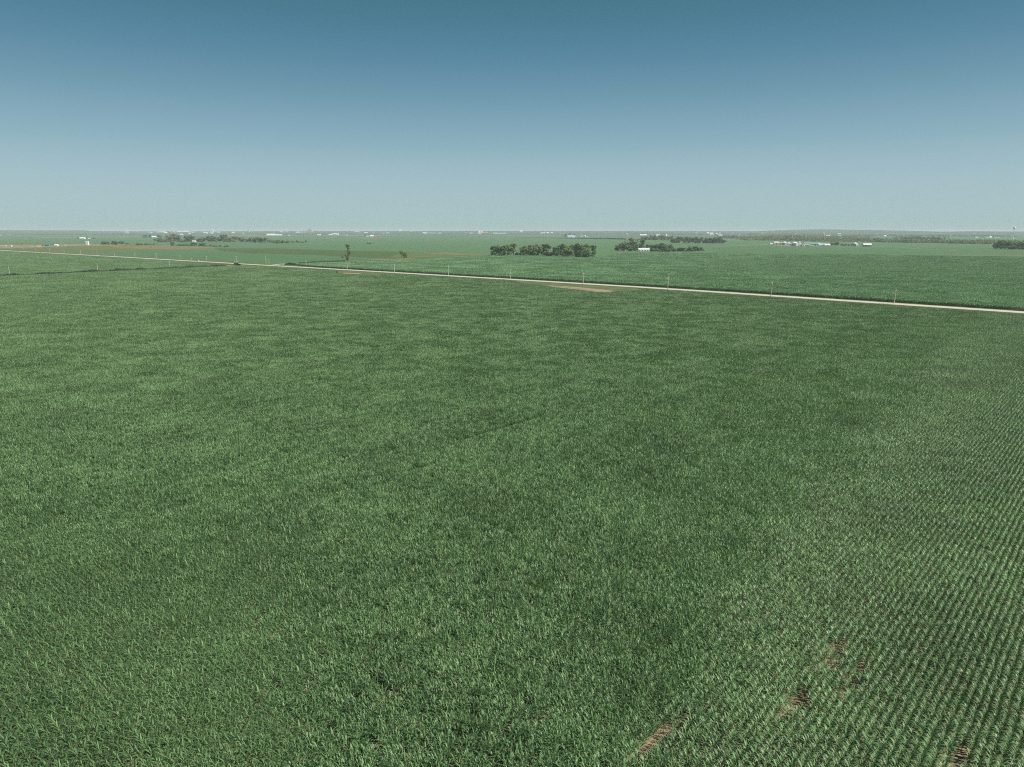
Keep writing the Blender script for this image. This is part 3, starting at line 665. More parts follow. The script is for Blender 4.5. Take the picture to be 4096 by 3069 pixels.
tree(934,960,1048,1061.5,'bush','shrub',"round dark bush beside the road where the pole track meets it")
for i, (a, b, t_, c) in enumerate([(1140,1156,1052,1059),(1150,1170,1048.5,1060),(1165,1186,1051,1061)]):
    tree(a, b, t_, c, 'bush', 'shrub', ("leftmost", "middle", "rightmost")[i] + " of three weedy bushes by the track fork", "weedy bushes by the track fork")

# left middle distance: belt of trees before the town
clump("in the belt before the town", [(621,650,950,969,'bush','green'),(640,668,955,969,'bush','olive'),(660,690,945,968,'round','olive'),(672,716,934,967,'broad','olive'),(690,728,941,967,'tall','olive'),
      (712,740,955,970,'bush','green'),(738,764,943,968,'round','dark'),(752,778,938,968,'broad','dark'),(776,800,955,968,'bush','olive'),(795,826,948,968,'round','olive'),(826,858,942,968,'round','dark'),
      (850,884,946,968,'broad','olive'),(878,912,937,968,'round','green'),(905,934,949,969,'broad','olive'),(926,952,944,968,'round','olive'),(952,976,947,969,'round','olive'),(974,996,952,969,'bush','olive'),
      (990,1016,948,969,'broad','olive'),(1010,1036,947,971,'round','dark'),(1030,1058,948,971,'broad','dark'),(1050,1072,950,971,'round','olive'),(1070,1088,956,972,'bush','green'),
      (1086,1106,960,972,'bush','green'),(1102,1122,957,974,'bush','dark'),(1118,1142,957,973,'bush','olive'),(1140,1162,960,973,'bush','green'),(1163,1176,962,972,'bush','green'),(1182,1192,959,971,'bush','dark'),(1192,1202,963,972,'bush','olive'),(1203,1216,964,972,'bush','green'),(1220,1229,960,970,'bush','dark')],
      "tree belt before the distant town")
clump("behind the stubble field", [(540,560,971,982,'bush','green'),(556,572,973,981,'bush','dark'),(579,592,971,981,'bush','dark'),(594,608,974,981,'bush','green'),(610,622,976,982,'bush','green'),
      (682,698,967,984,'round','dark'),(706,732,974,984,'bush','green'),(730,757,974,984,'bush','green'),(760,778,969,985,'round','dark'),(774,790,970,984,'round','dark'),(792,822,970,985,'broad','dark'),(820,832,981,986,'bush','green'),
      (836,852,977,986,'bush','green'),(850,876,982,987,'bush','dark'),(876,888,980,988,'bush','dark'),(898,918,980,988,'bush','dark')], "bushes behind the stubble field", "tree")
clump("right of the tall white shed", [(404,418,963,979,'cone','dark'),(414,428,965,979,'round','olive'),(424,438,966,979,'round','olive'),(446,462,963,979,'round','dark'),(456,476,964,980,'broad','dark'),(476,496,964,977,'round','dark'),(500,516,970,978,'bush','green')], "trees right of the tall white shed")
clump("by the far white farmhouse", [(571,592,939,951.5,'round','dark'),(594,607,939,951,'round','dark'),(614,625,938,944.5,'bush','dark'),(629,649,939,955,'round','dark')], "trees round the far farmhouse")
clump("by the far-left machine shed", [(310,318,947,955,'bush','dark'),(342,349,948,955,'bush','dark'),(358,366,950,955.5,'bush','dark'),(366,374,950,955,'bush','dark'),(373,382,949,955,'bush','dark')], "trees by the far machine shed")
tree(168,174,979,986,'tall','dark',"small dark tree at the left end of the teal shed")
clump("behind the teal shed", [(199,206,976.5,982,'bush','dark'),(205,212,977.5,981.5,'bush','dark'),(212,218,977.5,981.5,'bush','dark')], "trees behind the teal shed")
# right middle distance
clump("in the windbreak at the bin farm", [(3320,3334,970,982,'round','dark'),(3336,3347,968,982,'round','dark'),(3344,3356,968,982,'round','dark'),(3363,3378,974,983.5,'bush','dark'),(3378,3388,974,983,'bush','dark'),(3391,3400,976,984,'bush','dark'),(3403,3416,973,983.5,'bush','dark')], "windbreak trees at the bin farm")
clump("in the grove at the right edge", [(3973,3998,972,995,'round','dark'),(3985,4014,958,996,'broad','olive'),(4005,4030,960,996,'round','olive'),(4018,4050,958,997,'broad','green'),(4030,4066,978,998,'bush','dark'),
      (4044,4076,962,997,'broad','olive'),(4062,4096,978,998,'bush','dark'),(4070,4104,961,998,'broad','olive'),(4096,4140,960,998,'round','green')], "grove at the right edge")
it = []; x = 2560; r = random.Random(5)
while x < 2690: wdt = r.uniform(12, 20); it.append((x, x+wdt, 943 + r.uniform(-2, 3), 959 + (x-2560)*0.02, r.choice(['round','broad','tall']), r.choice(['olive','olive','dark']))); x += wdt * 0.72
clump("in the row behind the quonset barn", it, "tree row behind the quonset barn")
it = []; x = 2683
while x < 2880: wdt = r.uniform(14, 24); it.append((x, x+wdt, 947 + r.uniform(-2.5, 3), 973 + (x-2683)*0.007, r.choice(['round','broad','tall']), r.choice(['olive','olive','green','dark']))); x += wdt * 0.7
clump("in the shelterbelt left of the bins", it, "shelterbelt left of the bin farm")
tree(2886,2904,958,974,'round','dark',"round dark tree just right of the grey-green shelterbelt")
# river woods far on the right: one mass
def woodland(name, segs, label, m, dens=0.55, depth=160, seed=1):
    r = random.Random(seed); P, F, T = [], [], []
    for (xa, xb, ya, yb, hp) in segs:                         # px range, base y at both ends, height px
        n = int((xb - xa) * dens)
        for i in range(n):
            t = (i + r.random()) / n; x = xa + (xb - xa) * t; y = ya + (yb - ya) * t
            p = at_g(x, y); k = mpp(p); p = p + Vector((0, r.uniform(0, depth), 0)); p.z = max(zterr(p.x, p.y), 0) if p.y > 8000 else 0
            h = hp * k * r.uniform(0.55, 1.1); w_ = h * r.uniform(0.35, 0.7); b0 = r.random()
            for _ in range(34):
                d = Vector((r.gauss(0, 1), r.gauss(0, 1), r.gauss(0, 1))).normalized() * r.uniform(0.75, 1.05)
                c = p + Vector((d.x * w_, d.y * w_, h * 0.5 + d.z * h * 0.47)); q = Vector((r.gauss(0, 1), r.gauss(0, 1), r.gauss(0, 1))).normalized(); u = q.orthogonal().normalized(); v = q.cross(u)
                s = h * 0.13 * r.uniform(0.6, 1.4); j = len(P)
                for a_, b_ in ((-1, -.6), (1, -.5), (.8, .6), (-.7, .7)): P.append(tuple(c + u * a_ * s + v * b_ * s))
                F.append((j, j+1, j+2, j+3)); T += [(min(1, b0 * .6 + r.random() * .4), 0, 0)] * 4
    me = bpy.data.meshes.new(name); me.from_pydata(P, [], F); me.materials.append(m)
    ca = me.color_attributes.new("tint", 'FLOAT_COLOR', 'POINT'); arr = np.ones((len(P), 4), np.float32); arr[:, :3] = np.array(T); ca.data.foreach_set("color", arr.ravel())
    tag(link(name, me), label, "woods", kind="stuff")
woodland("woodland", [(2990,3230,962,964,14),(3060,3240,956,956,15),(3200,3560,962,966,13),(3440,3700,966,973,14),(3560,3800,971,972,14),(3640,3800,960,962,15),(3780,4000,974,978,13),(3840,4140,972,974,13),(2885,3060,953,957,11),(3100,3500,951,952,9),(3250,4000,967,974,9)],
         "mixed grey-green river woods behind the bin farm on the right", M['tree_olive'], 0.75, 180, 2)
woodland("woodland", [(-100,500,942,941,7),(540,700,938,938,5),(1060,1230,940,940,6),(1240,1330,940,941,7),(1360,1400,939,939,5),(1540,1760,933,933,6),(1800,1960,931,931,5),(2120,2200,934,934,5),(2300,2420,934,936,6),(2470,2700,937,938,7),(2700,3080,941,946,6),(3000,3300,940,943,8),(3300,4100,944,948,7),(3800,4100,935,936,6)],
         "dark far-off tree lines on the plain below the horizon", M['tree_dark'], 0.5, 400, 3)
woodland("woodland", [(-200,420,931,930,6),(400,1100,930,930,4),(1000,1800,929,929,4),(1700,2500,929,929,4),(2400,3100,930,930,4),(3050,3600,931,931,6),(3500,4300,934,933,6),(-200,400,926,926,4),(3100,3600,926,926,5),(400,3000,926.5,926.5,2.5)],
         "bluish hazy woods along the skyline", M['tree_dark'], 0.45, 700, 4)
def edge_shade_row(name, a, b, w0, w1, h, label, m, n, seed, z):
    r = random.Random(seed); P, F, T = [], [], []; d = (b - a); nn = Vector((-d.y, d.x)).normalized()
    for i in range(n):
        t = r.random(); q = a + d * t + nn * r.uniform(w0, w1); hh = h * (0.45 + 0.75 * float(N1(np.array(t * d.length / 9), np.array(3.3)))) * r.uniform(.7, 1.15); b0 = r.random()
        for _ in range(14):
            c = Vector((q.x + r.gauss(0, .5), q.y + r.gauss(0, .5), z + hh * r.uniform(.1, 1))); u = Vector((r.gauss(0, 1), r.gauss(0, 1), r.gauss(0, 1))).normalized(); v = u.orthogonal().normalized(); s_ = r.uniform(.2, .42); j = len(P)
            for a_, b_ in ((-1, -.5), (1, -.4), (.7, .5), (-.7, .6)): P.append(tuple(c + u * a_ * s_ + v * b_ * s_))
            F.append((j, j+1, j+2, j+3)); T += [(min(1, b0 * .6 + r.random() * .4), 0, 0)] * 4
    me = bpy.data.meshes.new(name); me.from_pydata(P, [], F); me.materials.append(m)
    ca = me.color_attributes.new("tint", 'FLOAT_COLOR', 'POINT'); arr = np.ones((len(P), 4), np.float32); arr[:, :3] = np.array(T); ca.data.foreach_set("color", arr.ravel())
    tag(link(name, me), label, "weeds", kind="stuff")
edge_shade_row("weeds", H0 - hd * 120, H1 - hd * 6, 3, 7, 3.6, "dark leafy strip standing in for the shaded corn edge along the pole track", M['weed'], 3600, 8, -2.0)  # strip added to draw the shaded face of the left corn as dark leaves
woodland("weeds", [(1190,1380,1055,1046,5),(1240,1500,1047.5,1042,2.5)], "dark weeds along the ditch beside the farm lane", M['shrub'], 0.8, 8, 6)

# ------------------------------------------------------------------ buildings
def frame(x0, x1, yt, yb):
    p = at_g((x0 + x1) / 2, yb); k = mpp(p); return p, (x1 - x0) * k, (yb - yt) * k
def shed(x0, x1, yt, yb, wall, roof, label, depth=0.55, rz=0.0, name="shed", cat="shed", group=None, eave=0.62, door=True, doorpos=0.0, windows=0, end_ridge=False):
    p, W, H = frame(x0, x1, yt, yb); e = empty(name, p, rz, label, cat, group); D = W * depth if not end_ridge else W * depth
    he = H * eave; ex = W * 0.02 + 0.2; th = H * 0.04 + 0.08
    mb = MB()
    if not end_ridge:       # ridge parallel to the long front
        mb.add([(-W/2,-D/2,0),(W/2,-D/2,0),(W/2,D/2,0),(-W/2,D/2,0),(-W/2,-D/2,he),(W/2,-D/2,he),(W/2,D/2,he),(-W/2,D/2,he),(-W/2,0,H-th),(W/2,0,H-th)],
               [(0,3,2,1),(0,1,5,4),(2,3,7,6),(1,2,6,9,5),(3,0,4,8,7),(4,5,9,8),(6,7,8,9)])
        mb.build("wall", M[wall], e)
        rf = MB()
        for s in (-1, 1):
            rf.add([(-W/2-ex, s*(D/2+ex), he-th*.6), (W/2+ex, s*(D/2+ex), he-th*.6), (W/2+ex, 0, H), (-W/2-ex, 0, H),
                    (-W/2-ex, s*(D/2+ex), he-th*.6+th), (W/2+ex, s*(D/2+ex), he-th*.6+th), (W/2+ex, 0, H+th), (-W/2-ex, 0, H+th)],
                   [(0,1,2,3),(4,5,6,7),(0,1,5,4),(1,2,6,5),(3,0,4,7),(2,3,7,6)])
    else:                   # gable end to the viewer
        mb.add([(-W/2,-D/2,0),(W/2,-D/2,0),(W/2,D/2,0),(-W/2,D/2,0),(-W/2,-D/2,he),(W/2,-D/2,he),(W/2,D/2,he),(-W/2,D/2,he),(0,-D/2,H-th),(0,D/2,H-th)],
               [(0,3,2,1),(0,1,5,8,4),(2,3,7,9,6),(1,2,6,5),(3,0,4,7),(4,8,9,7),(5,6,9,8)])
        mb.build("wall", M[wall], e)
        rf = MB()
        for s in (-1, 1):
            rf.add([(s*(W/2+ex), -D/2-ex, he-th*.6), (s*(W/2+ex), D/2+ex, he-th*.6), (0, D/2+ex, H), (0, -D/2-ex, H),
                    (s*(W/2+ex), -D/2-ex, he-th*.6+th), (s*(W/2+ex), D/2+ex, he-th*.6+th), (0, D/2+ex, H+th), (0, -D/2-ex, H+th)],
                   [(0,1,2,3),(4,5,6,7),(0,1,5,4),(1,2,6,5),(3,0,4,7),(2,3,7,6)])
    rf.build("roof", M[roof], e)
    if door:
        dw = min(W * 0.2, 5.0); mb = MB(); mb.box(doorpos*W - dw/2, doorpos*W + dw/2, -D/2-0.12, -D/2-0.02, 0, he * 0.75); mb.build("door", M['door'], e)
    for i in range(windows):
        xx = (-0.38 + 0.76 * i / max(1, windows - 1)) * W
        if abs(xx - doorpos * W) < W * 0.12 and door: continue
        mb = MB(); mb.box(xx - 0.7, xx + 0.7, -D/2-0.10, -D/2-0.02, he*.38, he*.75); mb.build("window", M['glass'], e)
    return e
def grain_bin(x0, x1, yt, yb, label, group=None, roof='white', wallm='galv', name="grain_bin", cat="grain bin", eave=0.68):
    p, W, H = frame(x0, x1, yt, yb); e = empty(name, p, 0, label, cat, group); R = W / 2; he = H * eave
    prof = [(R*1.03, 0)]; n = 10
    for i in range(n): prof += [(R, he*(i+.1)/n), (R*1.012, he*(i+.5)/n), (R, he*(i+.95)/n)]
    mb = MB(); mb.lathe(prof, 28); mb.build("wall", M[wallm], e)
    mb = MB(); mb.lathe([(R*1.05, he*0.985), (R*1.05, he*1.0), (R*0.55, he+(H-he)*.52), (R*0.12, he+(H-he)*.93), (0.001, H)], 28); rf = mb.build("roof", M[roof], e)
    mb = MB(); mb.lathe([(R*.14, H*.97), (R*.14, H*1.03), (0.001, H*1.06)], 12); mb.build("cap", M[roof], rf)
    mb = MB(); mb.box(-0.5, 0.5, -R*1.06, -R*1.005, 0.2, he*0.25 + 0.8); mb.build("door", M['door'], e)
    return e
def arch_shed(x0, x1, yt, yb, label, wall='white', roof='white', side_on=True, group=None, name="quonset_barn", cat="barn", nwin=0, depth=0.5, rz=0.0):
    p, W, H = frame(x0, x1, yt, yb); e = empty(name, p, rz, label, cat, group)
    D = W * depth; prof = [(-D/2 * math.cos(a), H * math.sin(a) ** 0.8) for a in [math.pi * i / 16 for i in range(17)]]
    mb = MB(); n = len(prof)
    vs = [(-W/2, a, z) for a, z in prof] + [(W/2, a, z) for a, z in prof]
    mb.add(vs, [(i, i+1, n+i+1, n+i) for i in range(n-1)]); o = mb.build("roof", M[roof], e)
    for q_ in (-W/2+.1, W/2-.1): mb = MB(); mb.add([(q_, a*.985, z*.985) for a, z in prof], [tuple(range(n))]); mb.build("end_wall", M[wall], e)
    mb = MB(); mb.box(W/2 - .08, W/2 + .06, -D*.16, D*.16, 0, H*.55); mb.build("door", M['door'], e)
    for i in range(nwin):
        xx = (-.36 + .72 * i / (nwin-1)) * W; mb = MB(); mb.box(xx-1.0, xx+1.0, -D/2-.25, -D/2+.6, H*.16, H*.42); mb.build("window", M['glass'], e)
    return e
# farm with the quonset barn
arch_shed(2553,2597,993,1006,"long white quonset barn with dark windows in front of the farm trees", nwin=4, depth=0.42, rz=math.radians(-6))
shed(2550.5,2555.5,997.5,1006.5,'cream','grey',"small pale lean-to at the left end of the quonset barn",depth=1.2,eave=.8,end_ridge=True)
shed(2537,2541,1000,1003.5,'white','white',"tiny white shed under the trees left of the quonset barn",depth=.8,door=False)
shed(2501,2504,1000,1004,'white','white',"leftmost tiny white hut under the trees left of the quonset barn",depth=.8,door=False)
# brick house between the clumps
e = shed(2059,2074,1011,1021,'brick','grey',"two-storey pinkish brick house between the tree clumps",depth=.8,windows=4,eave=.72,name="house",cat="house")
mb = MB(); mb.box(-2.4,-1.6,-.3,.5,3,4.9); mb.build("chimney", M['brick'], e)
shed(2076,2086,1014,1021,'red','grey',"low red outbuilding at the right side of the brick house",depth=.8,eave=.6)
# long lit roof strip of shed at right of the clump
shed(2090,2108,1016.5,1020.5,'cream','grey',"low pale shed half hidden below the trees right of the brick house",depth=.5,eave=.6)

# bin farm on the right
shed(3079,3102,972.5,978.5,'white','white',"low white shed at the left end of the bin farm",depth=.5,eave=.6)
shed(3094,3114,967.5,978.5,'cream','cream',"cream two-level barn left of the leftmost steel bin",depth=.6,eave=.6)
shed(3112,3130,969,977.5,'cream','grey',"grey-roofed shed just left of the leftmost steel bin",depth=.6,eave=.5)
grain_bin(3127.5,3146,966.5,981,"steel grain bin with white cone roof, leftmost of the bin farm","steel bins at the bin farm")
shed(3148,3168,972,982,'white','grey',"white shed with grey roof between the two big steel bins",depth=.6,eave=.5)
grain_bin(3166,3190.5,967.5,984.5,"widest steel grain bin, second from the left of the bin farm","steel bins at the bin farm")
grain_bin(3150,3160,968.5,976,"small white-roofed bin behind the white shed of the bin farm","steel bins at the bin farm")
grain_bin(3191,3203,967,976,"small white-roofed bin behind the long shed right of the widest bin","steel bins at the bin farm")
shed(3190,3213,974,984,'white','grey',"long white shed right of the widest steel bin",depth=.5,eave=.45)
shed(3208,3217,973,985,'white','white',"narrow white gabled barn with a tall dark door in the bin farm",depth=1.0,end_ridge=True,eave=.6)
shed(3218,3237,975,984,'cream','grey',"low tan-walled grey-roofed shed left of the green roof",depth=.5,eave=.4)
shed(3214,3240,969.5,974,'cream','greenroof',"far green-roofed shed behind the tan-walled shed",depth=.4,eave=.3,door=False)
shed(3236,3280,971,982.5,'white','greenroof',"long white barn with a green roof in the bin farm",depth=.35,eave=.55)
shed(3272,3298,975,983,'white','blueroof',"white barn with pale blue roof right of the green-roofed barn",depth=.6,eave=.45)
shed(3296,3318,976,984,'white','white',"white barn at the right end of the bin farm beside the windbreak",depth=.6,eave=.5)
grain_bin(3412,3428,970,985,"steel bin with white cone roof right of the windbreak row","steel bins at the bin farm")
grain_bin(3424,3433,976,985,"small pale tank against the right side of the windbreak bin","steel bins at the bin farm",name="tank",cat="tank")
shed(3453,3482,974.5,987,'cream','white',"pale open shed with a dark doorway standing alone right of the bins",depth=.7,eave=.55,doorpos=-.22,rz=math.radians(-14))
grain_bin(3289,3297,931,948,"tall tan silo tower above the trees beyond the bin farm",None,'cream','tanconc',"silo","silo",.88)
# left yard
shed(344.5,355.5,966,980.5,'white','white',"tall boxy white shed alone at the edge of the far left yard",depth=.6,eave=.93,door=False)
shed(340,343,967,980.5,'galv','galv',"thin grey leg tower just left of the tall white shed",depth=1,eave=.95,door=False,name="tower",cat="tower")
shed(181,199,976.5,985,'teal','teal',"teal shed with a pale end in the far left yard",depth=.5,eave=.7)
shed(219,233,978,985,'white','white',"bright white barn right of the teal shed",depth=.6,eave=.5)
shed(40,48,981,987,'cream','cream',"cream cube-like shed in the far left yard",depth=.9,eave=.8)
shed(320,341,950,956,'white','white',"white machine shed far on the left plain among small trees",depth=.5,eave=.35)
shed(353,361,953,956,'white','white',"small white house right of the far machine shed",depth=.6,eave=.5)
shed(609,629,944.5,951.5,'white','white',"white farmhouse between trees on the far left plain",depth=.6,eave=.4,name="farmhouse",cat="house")
shed(770,784,963,969,'white','white',"white house in front of the tree belt before the town",depth=.6,eave=.5,name="farmhouse",cat="house")
arch_shed(1070,1099,935.5,942.5,"largest white arched building at the end of the tree belt",name="arched_barn",depth=.8)
arch_shed(1102,1114,937.5,942.5,"middle small white arched building right of the largest one",name="arched_barn",depth=.8)
arch_shed(1112,1127,937.5,942,"rightmost small white arched building",name="arched_barn",depth=.8)
# farm at 1482-1512
shed(1465,1484,946,949,'cream','cream',"low tan shed left of the white barn with the red shed",depth=.4,eave=.5,door=False)
shed(1480,1496,941.5,949,'white','white',"white barn left of the small red shed on the centre plain",depth=.5,eave=.5)
shed(1494,1507,944,949.5,'white','red',"white shed with a red roof on the centre plain",depth=.5,eave=.5)
shed(1507,1513,945,949.5,'red','red',"small red shed right of the red-roofed white shed",depth=.6,eave=.6,door=False)
tree(1457,1465,936,947,'round','dark',"dark round tree left of the white barn on the centre plain")
# blue roofed farm
shed(2271,2300,942.5,952,'white','blueroof',"long white machine shed with a pale blue roof beside the section road",depth=.4,eave=.5)
shed(2297,2306,944.5,952,'cream','cream',"pale gabled end building at the right of the blue-roofed shed",depth=1,eave=.6,end_ridge=True)
for i,(a,b) in enumerate([(2319,2326),(2327,2333),(2334,2345),(2345,2350)]):
    grain_bin(a,b,943.5 if i!=2 else 942,950,("leftmost","second","third and widest","rightmost")[i]+" of four small steel bins right of the blue-roofed shed","four bins by the section road")
tree(2256,2267,936,949,'round','dark',"dark tree left of the blue-roofed machine shed"); tree(2273,2284,931,944,'tall','dark',"tallest dark tree behind the blue-roofed machine shed"); tree(2291,2302,934,944,'round','dark',"right tree behind the blue-roofed machine shed")
# twin white bins far away, orange light painted into their steel colour
M['orange_lit'] = mat('orange_lit_steel', (0.80, 0.66, 0.58), 0.5, 0.1, 0.3)
grain_bin(1911,1921,923.5,935,"left one of two far storage bins tinted with orange light","twin far storage bins",'orange_lit','orange_lit'); grain_bin(1920,1930,923.5,935,"right one of two far storage bins tinted with orange light","twin far storage bins",'orange_lit','orange_lit')
shed(1928,1950,930,936,'red','brick',"low red far building right of the twin orange-tinted bins",depth=.4,eave=.5,door=False)
shed(1911,1926,932,936,'white','white',"low white far shed below the twin orange-tinted bins",depth=.4,eave=.5,door=False)
# town elevators
def elevator(x0, x1, yt, yb, label, m='white', n=4, name="grain_elevator", group=None):
    p, W, H = frame(x0, x1, yt, yb); e = empty(name, p, 0, label, "grain elevator", group); r = W / n / 2
    mb = MB()
    for i in range(n): mb.lathe([(r, 0), (r, H * .62), (r*.9, H*.66), (0.001, H*.66)], 14, (-W/2 + r + i*2*r, 0))
    mb.build("silo_row", M[m], e)
    mb = MB(); mb.box(-W*.18, W*.18, -r*.8, r*.8, H*.6, H*.9); mb.box(-W*.08, W*.08, -r*.5, r*.5, H*.9, H); mb.build("headhouse", M[m], e)
    return e
elevator(500,514,915.5,935,"tallest white grain elevator at the left edge of the distant town")
elevator(842,856,915,932,"white grain elevator in the middle of the distant town")
elevator(869,881,914.5,932,"bright white grain elevator right of the town's middle one")
elevator(990,999,914,931,"slim grey grain elevator right of the distant town",'concrete',2)
elevator(1229,1252,914,931,"tan grain elevator with two towers on the centre-left skyline",'tanconc',5)
arch_shed(1596,1606,919.5,927,"small white domed building on the centre skyline",name="domed_barn",depth=.9)
arch_shed(2079,2090,922.5,930,"small white domed building on the skyline above the left tree clump",name="domed_barn",depth=.9)
# water tower
def water_tower():
    k = mpp(Vector((0, 4400, 0))); p = Vector(((4052 - CX) * k, 4400, 0)); e = empty("water_tower", p, 0, "white ball-topped water tower above the right skyline", "water tower")
    top = HCAM + (HOR - 907.5) * k; R = 5.2 * k; cz = top - R
    mb = MB(); mb.lathe([(R*.55, 0), (R*.22, 5), (R*.16, cz - R*1.1), (R*.35, cz - R*.85)], 16); mb.build("stem", M['white'], e, True)
    mb = MB(); mb.lathe([(R * math.sin(math.pi * i / 14) + 0.001, cz - R * .92 * math.cos(math.pi * i / 14)) for i in range(15)], 24); mb.build("tank", M['white'], e, True)
water_tower()
# scattered far farm and town buildings (pixel list: x0,x1,ytop,ybase)
far_b = [(-2,6,939,942),(22,40,938.5,941),(225,231,935,937),(593,609,928,935),(630,667,927,932.5),(695,700,925,931),(713,757,926,931),(752,772,927,931),(720,732,936,940.5),(688,697,938,941),(755,762,933,937),(815,830,929,935),(838,850,931,935),
         (855,870,925,929),(928,938,929,933),(965,974,931,935),(1120,1130,926.5,929.5),(1144,1150,926,929),(1184,1198,928,931.5),(1198,1222,927.5,931),(1269,1284,938,941.5),(1316,1330,937,941),(1328,1354,934.5,940.5),(1153,1159,940,942.5),(1372,1390,939,941.5),
         (1421,1438,926.5,930),(1458,1470,929.5,933),(1488,1497,930,933),(1528,1536,932,935),(1544,1554,931,934),(1640,1650,927,931),(1691,1708,930.5,935),(1713,1741,931,935),(1752,1764,932,935),(1878,1890,932,935),(1972,1990,932,935.5),(1990,2006,932.5,936.5),(2005,2025,932,936),
         (2163,2180,931,936),(2186,2195,929,934),(2202,2212,930,933.5),(2505,2512,935,941),(2560,2572,938,943),(2572,2586,937.5,942),(2600,2608,932,936),(2624,2640,939,944),(2663,2669,938.5,944),(2687,2693,947,950.5),(2782,2790,931,936),(2826,2836,931,936),(2836,2852,931.5,936),(2840,2854,936,941.5),(2862,2870,934,937),(2868,2888,939.5,943.5),(2876,2882,932,936),
         (3046,3058,932,936),(3304,3318,941,947),(3350,3362,935,939),(3350,3362,942,947),(3504,3512,939,943),(3535,3545,942,946),(3776,3786,951,955),(3940,3956,948,953),(3956,3966,946,951),(3900,3912,948,952),(3975,3996,950,954),(3081,3085,958,961.5),(3093,3097,958,961.5)]
side = lambda x: "at the far left" if x < 500 else ("in the distant town" if x < 1250 else ("on the centre-left plain" if x < 1700 else ("on the centre plain" if x < 2250 else ("on the centre-right plain" if x < 2950 else "at the far right"))))
cnt = {}
far_b.sort(key=lambda b: b[0] + b[1])
tot = {}
for b in far_b: tot[side(b[0])] = tot.get(side(b[0]), 0) + 1
for b in far_b:
    s_ = side(b[0]); i = cnt.get(s_, 0); cnt[s_] = i + 1
    bw, bh = b[1] - b[0], b[3] - b[2]
    look = "long low white" if bw > 4.2 * bh else ("small white" if bw < 9 else "white")
    shed(*b, 'white', random.choice(['white', 'white', 'galv']), f"{look} distant building, {ORD[i]}{'' if i == 0 else ' from the left'} {s_}", depth=.5, eave=.5, door=False, name="farm_building", cat="building", group="distant farm and town buildings", rz=random.uniform(-.3, .3))

# ------------------------------------------------------------------ utility poles
def pole(x, yt, yb, label, m='palewood', arm=True, lean=0.0, xf=False, z=None, group="utility poles along the gravel road"):
    z = -0.1 if z is None else z; p = at(x, yb, z); k = mpp(p); H = (yb - yt) * k; e = empty("utility_pole", p, math.radians(-42) , label, "utility pole", group)
    e.rotation_euler = (0, lean, math.radians(-44) * 0)
    mb = MB(); mb.tube((0, 0, -0.3), (0, 0, H), 0.28, 0.22, 9); mb.build("pole", M[m], e)
    if arm:
        mb = MB(); dx, dy = math.cos(math.radians(48)), math.sin(math.radians(48)); L = 1.25; zz = H * 0.91 if arm is True else H * arm
        mb.tube((-dx*L, -dy*L, zz), (dx*L, dy*L, zz), 0.09, 0.09, 6); mb.build("crossarm", M[m], e)
        for s in (-1, 1):
            mb = MB(); mb.lathe([(0.06, zz+.06), (0.13, zz+.16), (0.05, zz+.34)], 8, (dx*L*.9*s, dy*L*.9*s)); mb.build("insulator", M['porcelain'], e)
    mb = MB(); mb.lathe([(0.06, H), (0.12, H+.12), (0.05, H+.28)], 8); mb.build("insulator", M['porcelain'], e)
    if xf:
        for s in (-.55, .55):
            mb = MB(); mb.lathe([(0.001, H*.5), (.36, H*.5), (.36, H*.5+1.1), (.001, H*.5+1.2)], 12, (s, -.3)); mb.build("transformer", M['porcelain'], e)
    return e
PL = [(48,992,1000,0),(96,993,1003,0),(144,994,1006,0),(200,993,1010,0),(257,997,1012,0),(323,999,1017,0),(389,1005,1019.5,0),(458,1006,1024.5,0),(540,1011,1027.5,1),(625,1014,1033.5,1),(721,1022,1036.5,1),(826,1024,1041,1),(946,1025,1050.5,1),
      (1064,1024.5,1055,0),(1225,1043,1066,1),(1390,1055,1083,0),(1578,1056,1092,0),(1794,1061,1104,0),(2041,1078,1118.5,0),(2332,1092,1137,1),(2671,1107.5,1159,1),(3083,1126,1187,1),(3576,1159,1216.5,1)]
near_lab = ["beside the far left yard"] * 8
for i, (x, yt, yb, arm) in enumerate(PL):
    j = len(PL) - 1 - i
    o = "nearest, rightmost" if j == 0 else ORD[j] + " from the right"
    look = "tan wooden" if x > 2300 else "pale wooden"
    extra = " with two grey transformers" if x == 2041 else (" with a crossarm" if arm else "")
    pole(x, yt, yb, f"{look} utility pole{extra}, {o} along the gravel road", 'wood' if x > 2300 else 'palewood', bool(arm), math.radians(1.2) if x > 3000 else 0.0, x == 2041)
for i, (x, yt, yb) in enumerate([(39,1067,1103),(391,1054,1085),(680,1046,1075),(940,1042,1061.5)]):
    pole(x, yt, yb, f"pale bare pole, {('leftmost','second from the left','third from the left','rightmost')[i]} along the track between the near fields", 'palewood', False, z=-1.0, group="poles along the weedy track")
pole(1076,1037,1060,"short pale pole beside the fork of the field track",'palewood',False,group="poles along the weedy track",z=-.1)
pole(2024,1005.5,1023,"thin white pole in front of the small tree clump",'white',False,group="utility poles along the gravel road")
pole(243,968,976.5,"lone pale pole behind the bright white barn of the left yard",'palewood',False)

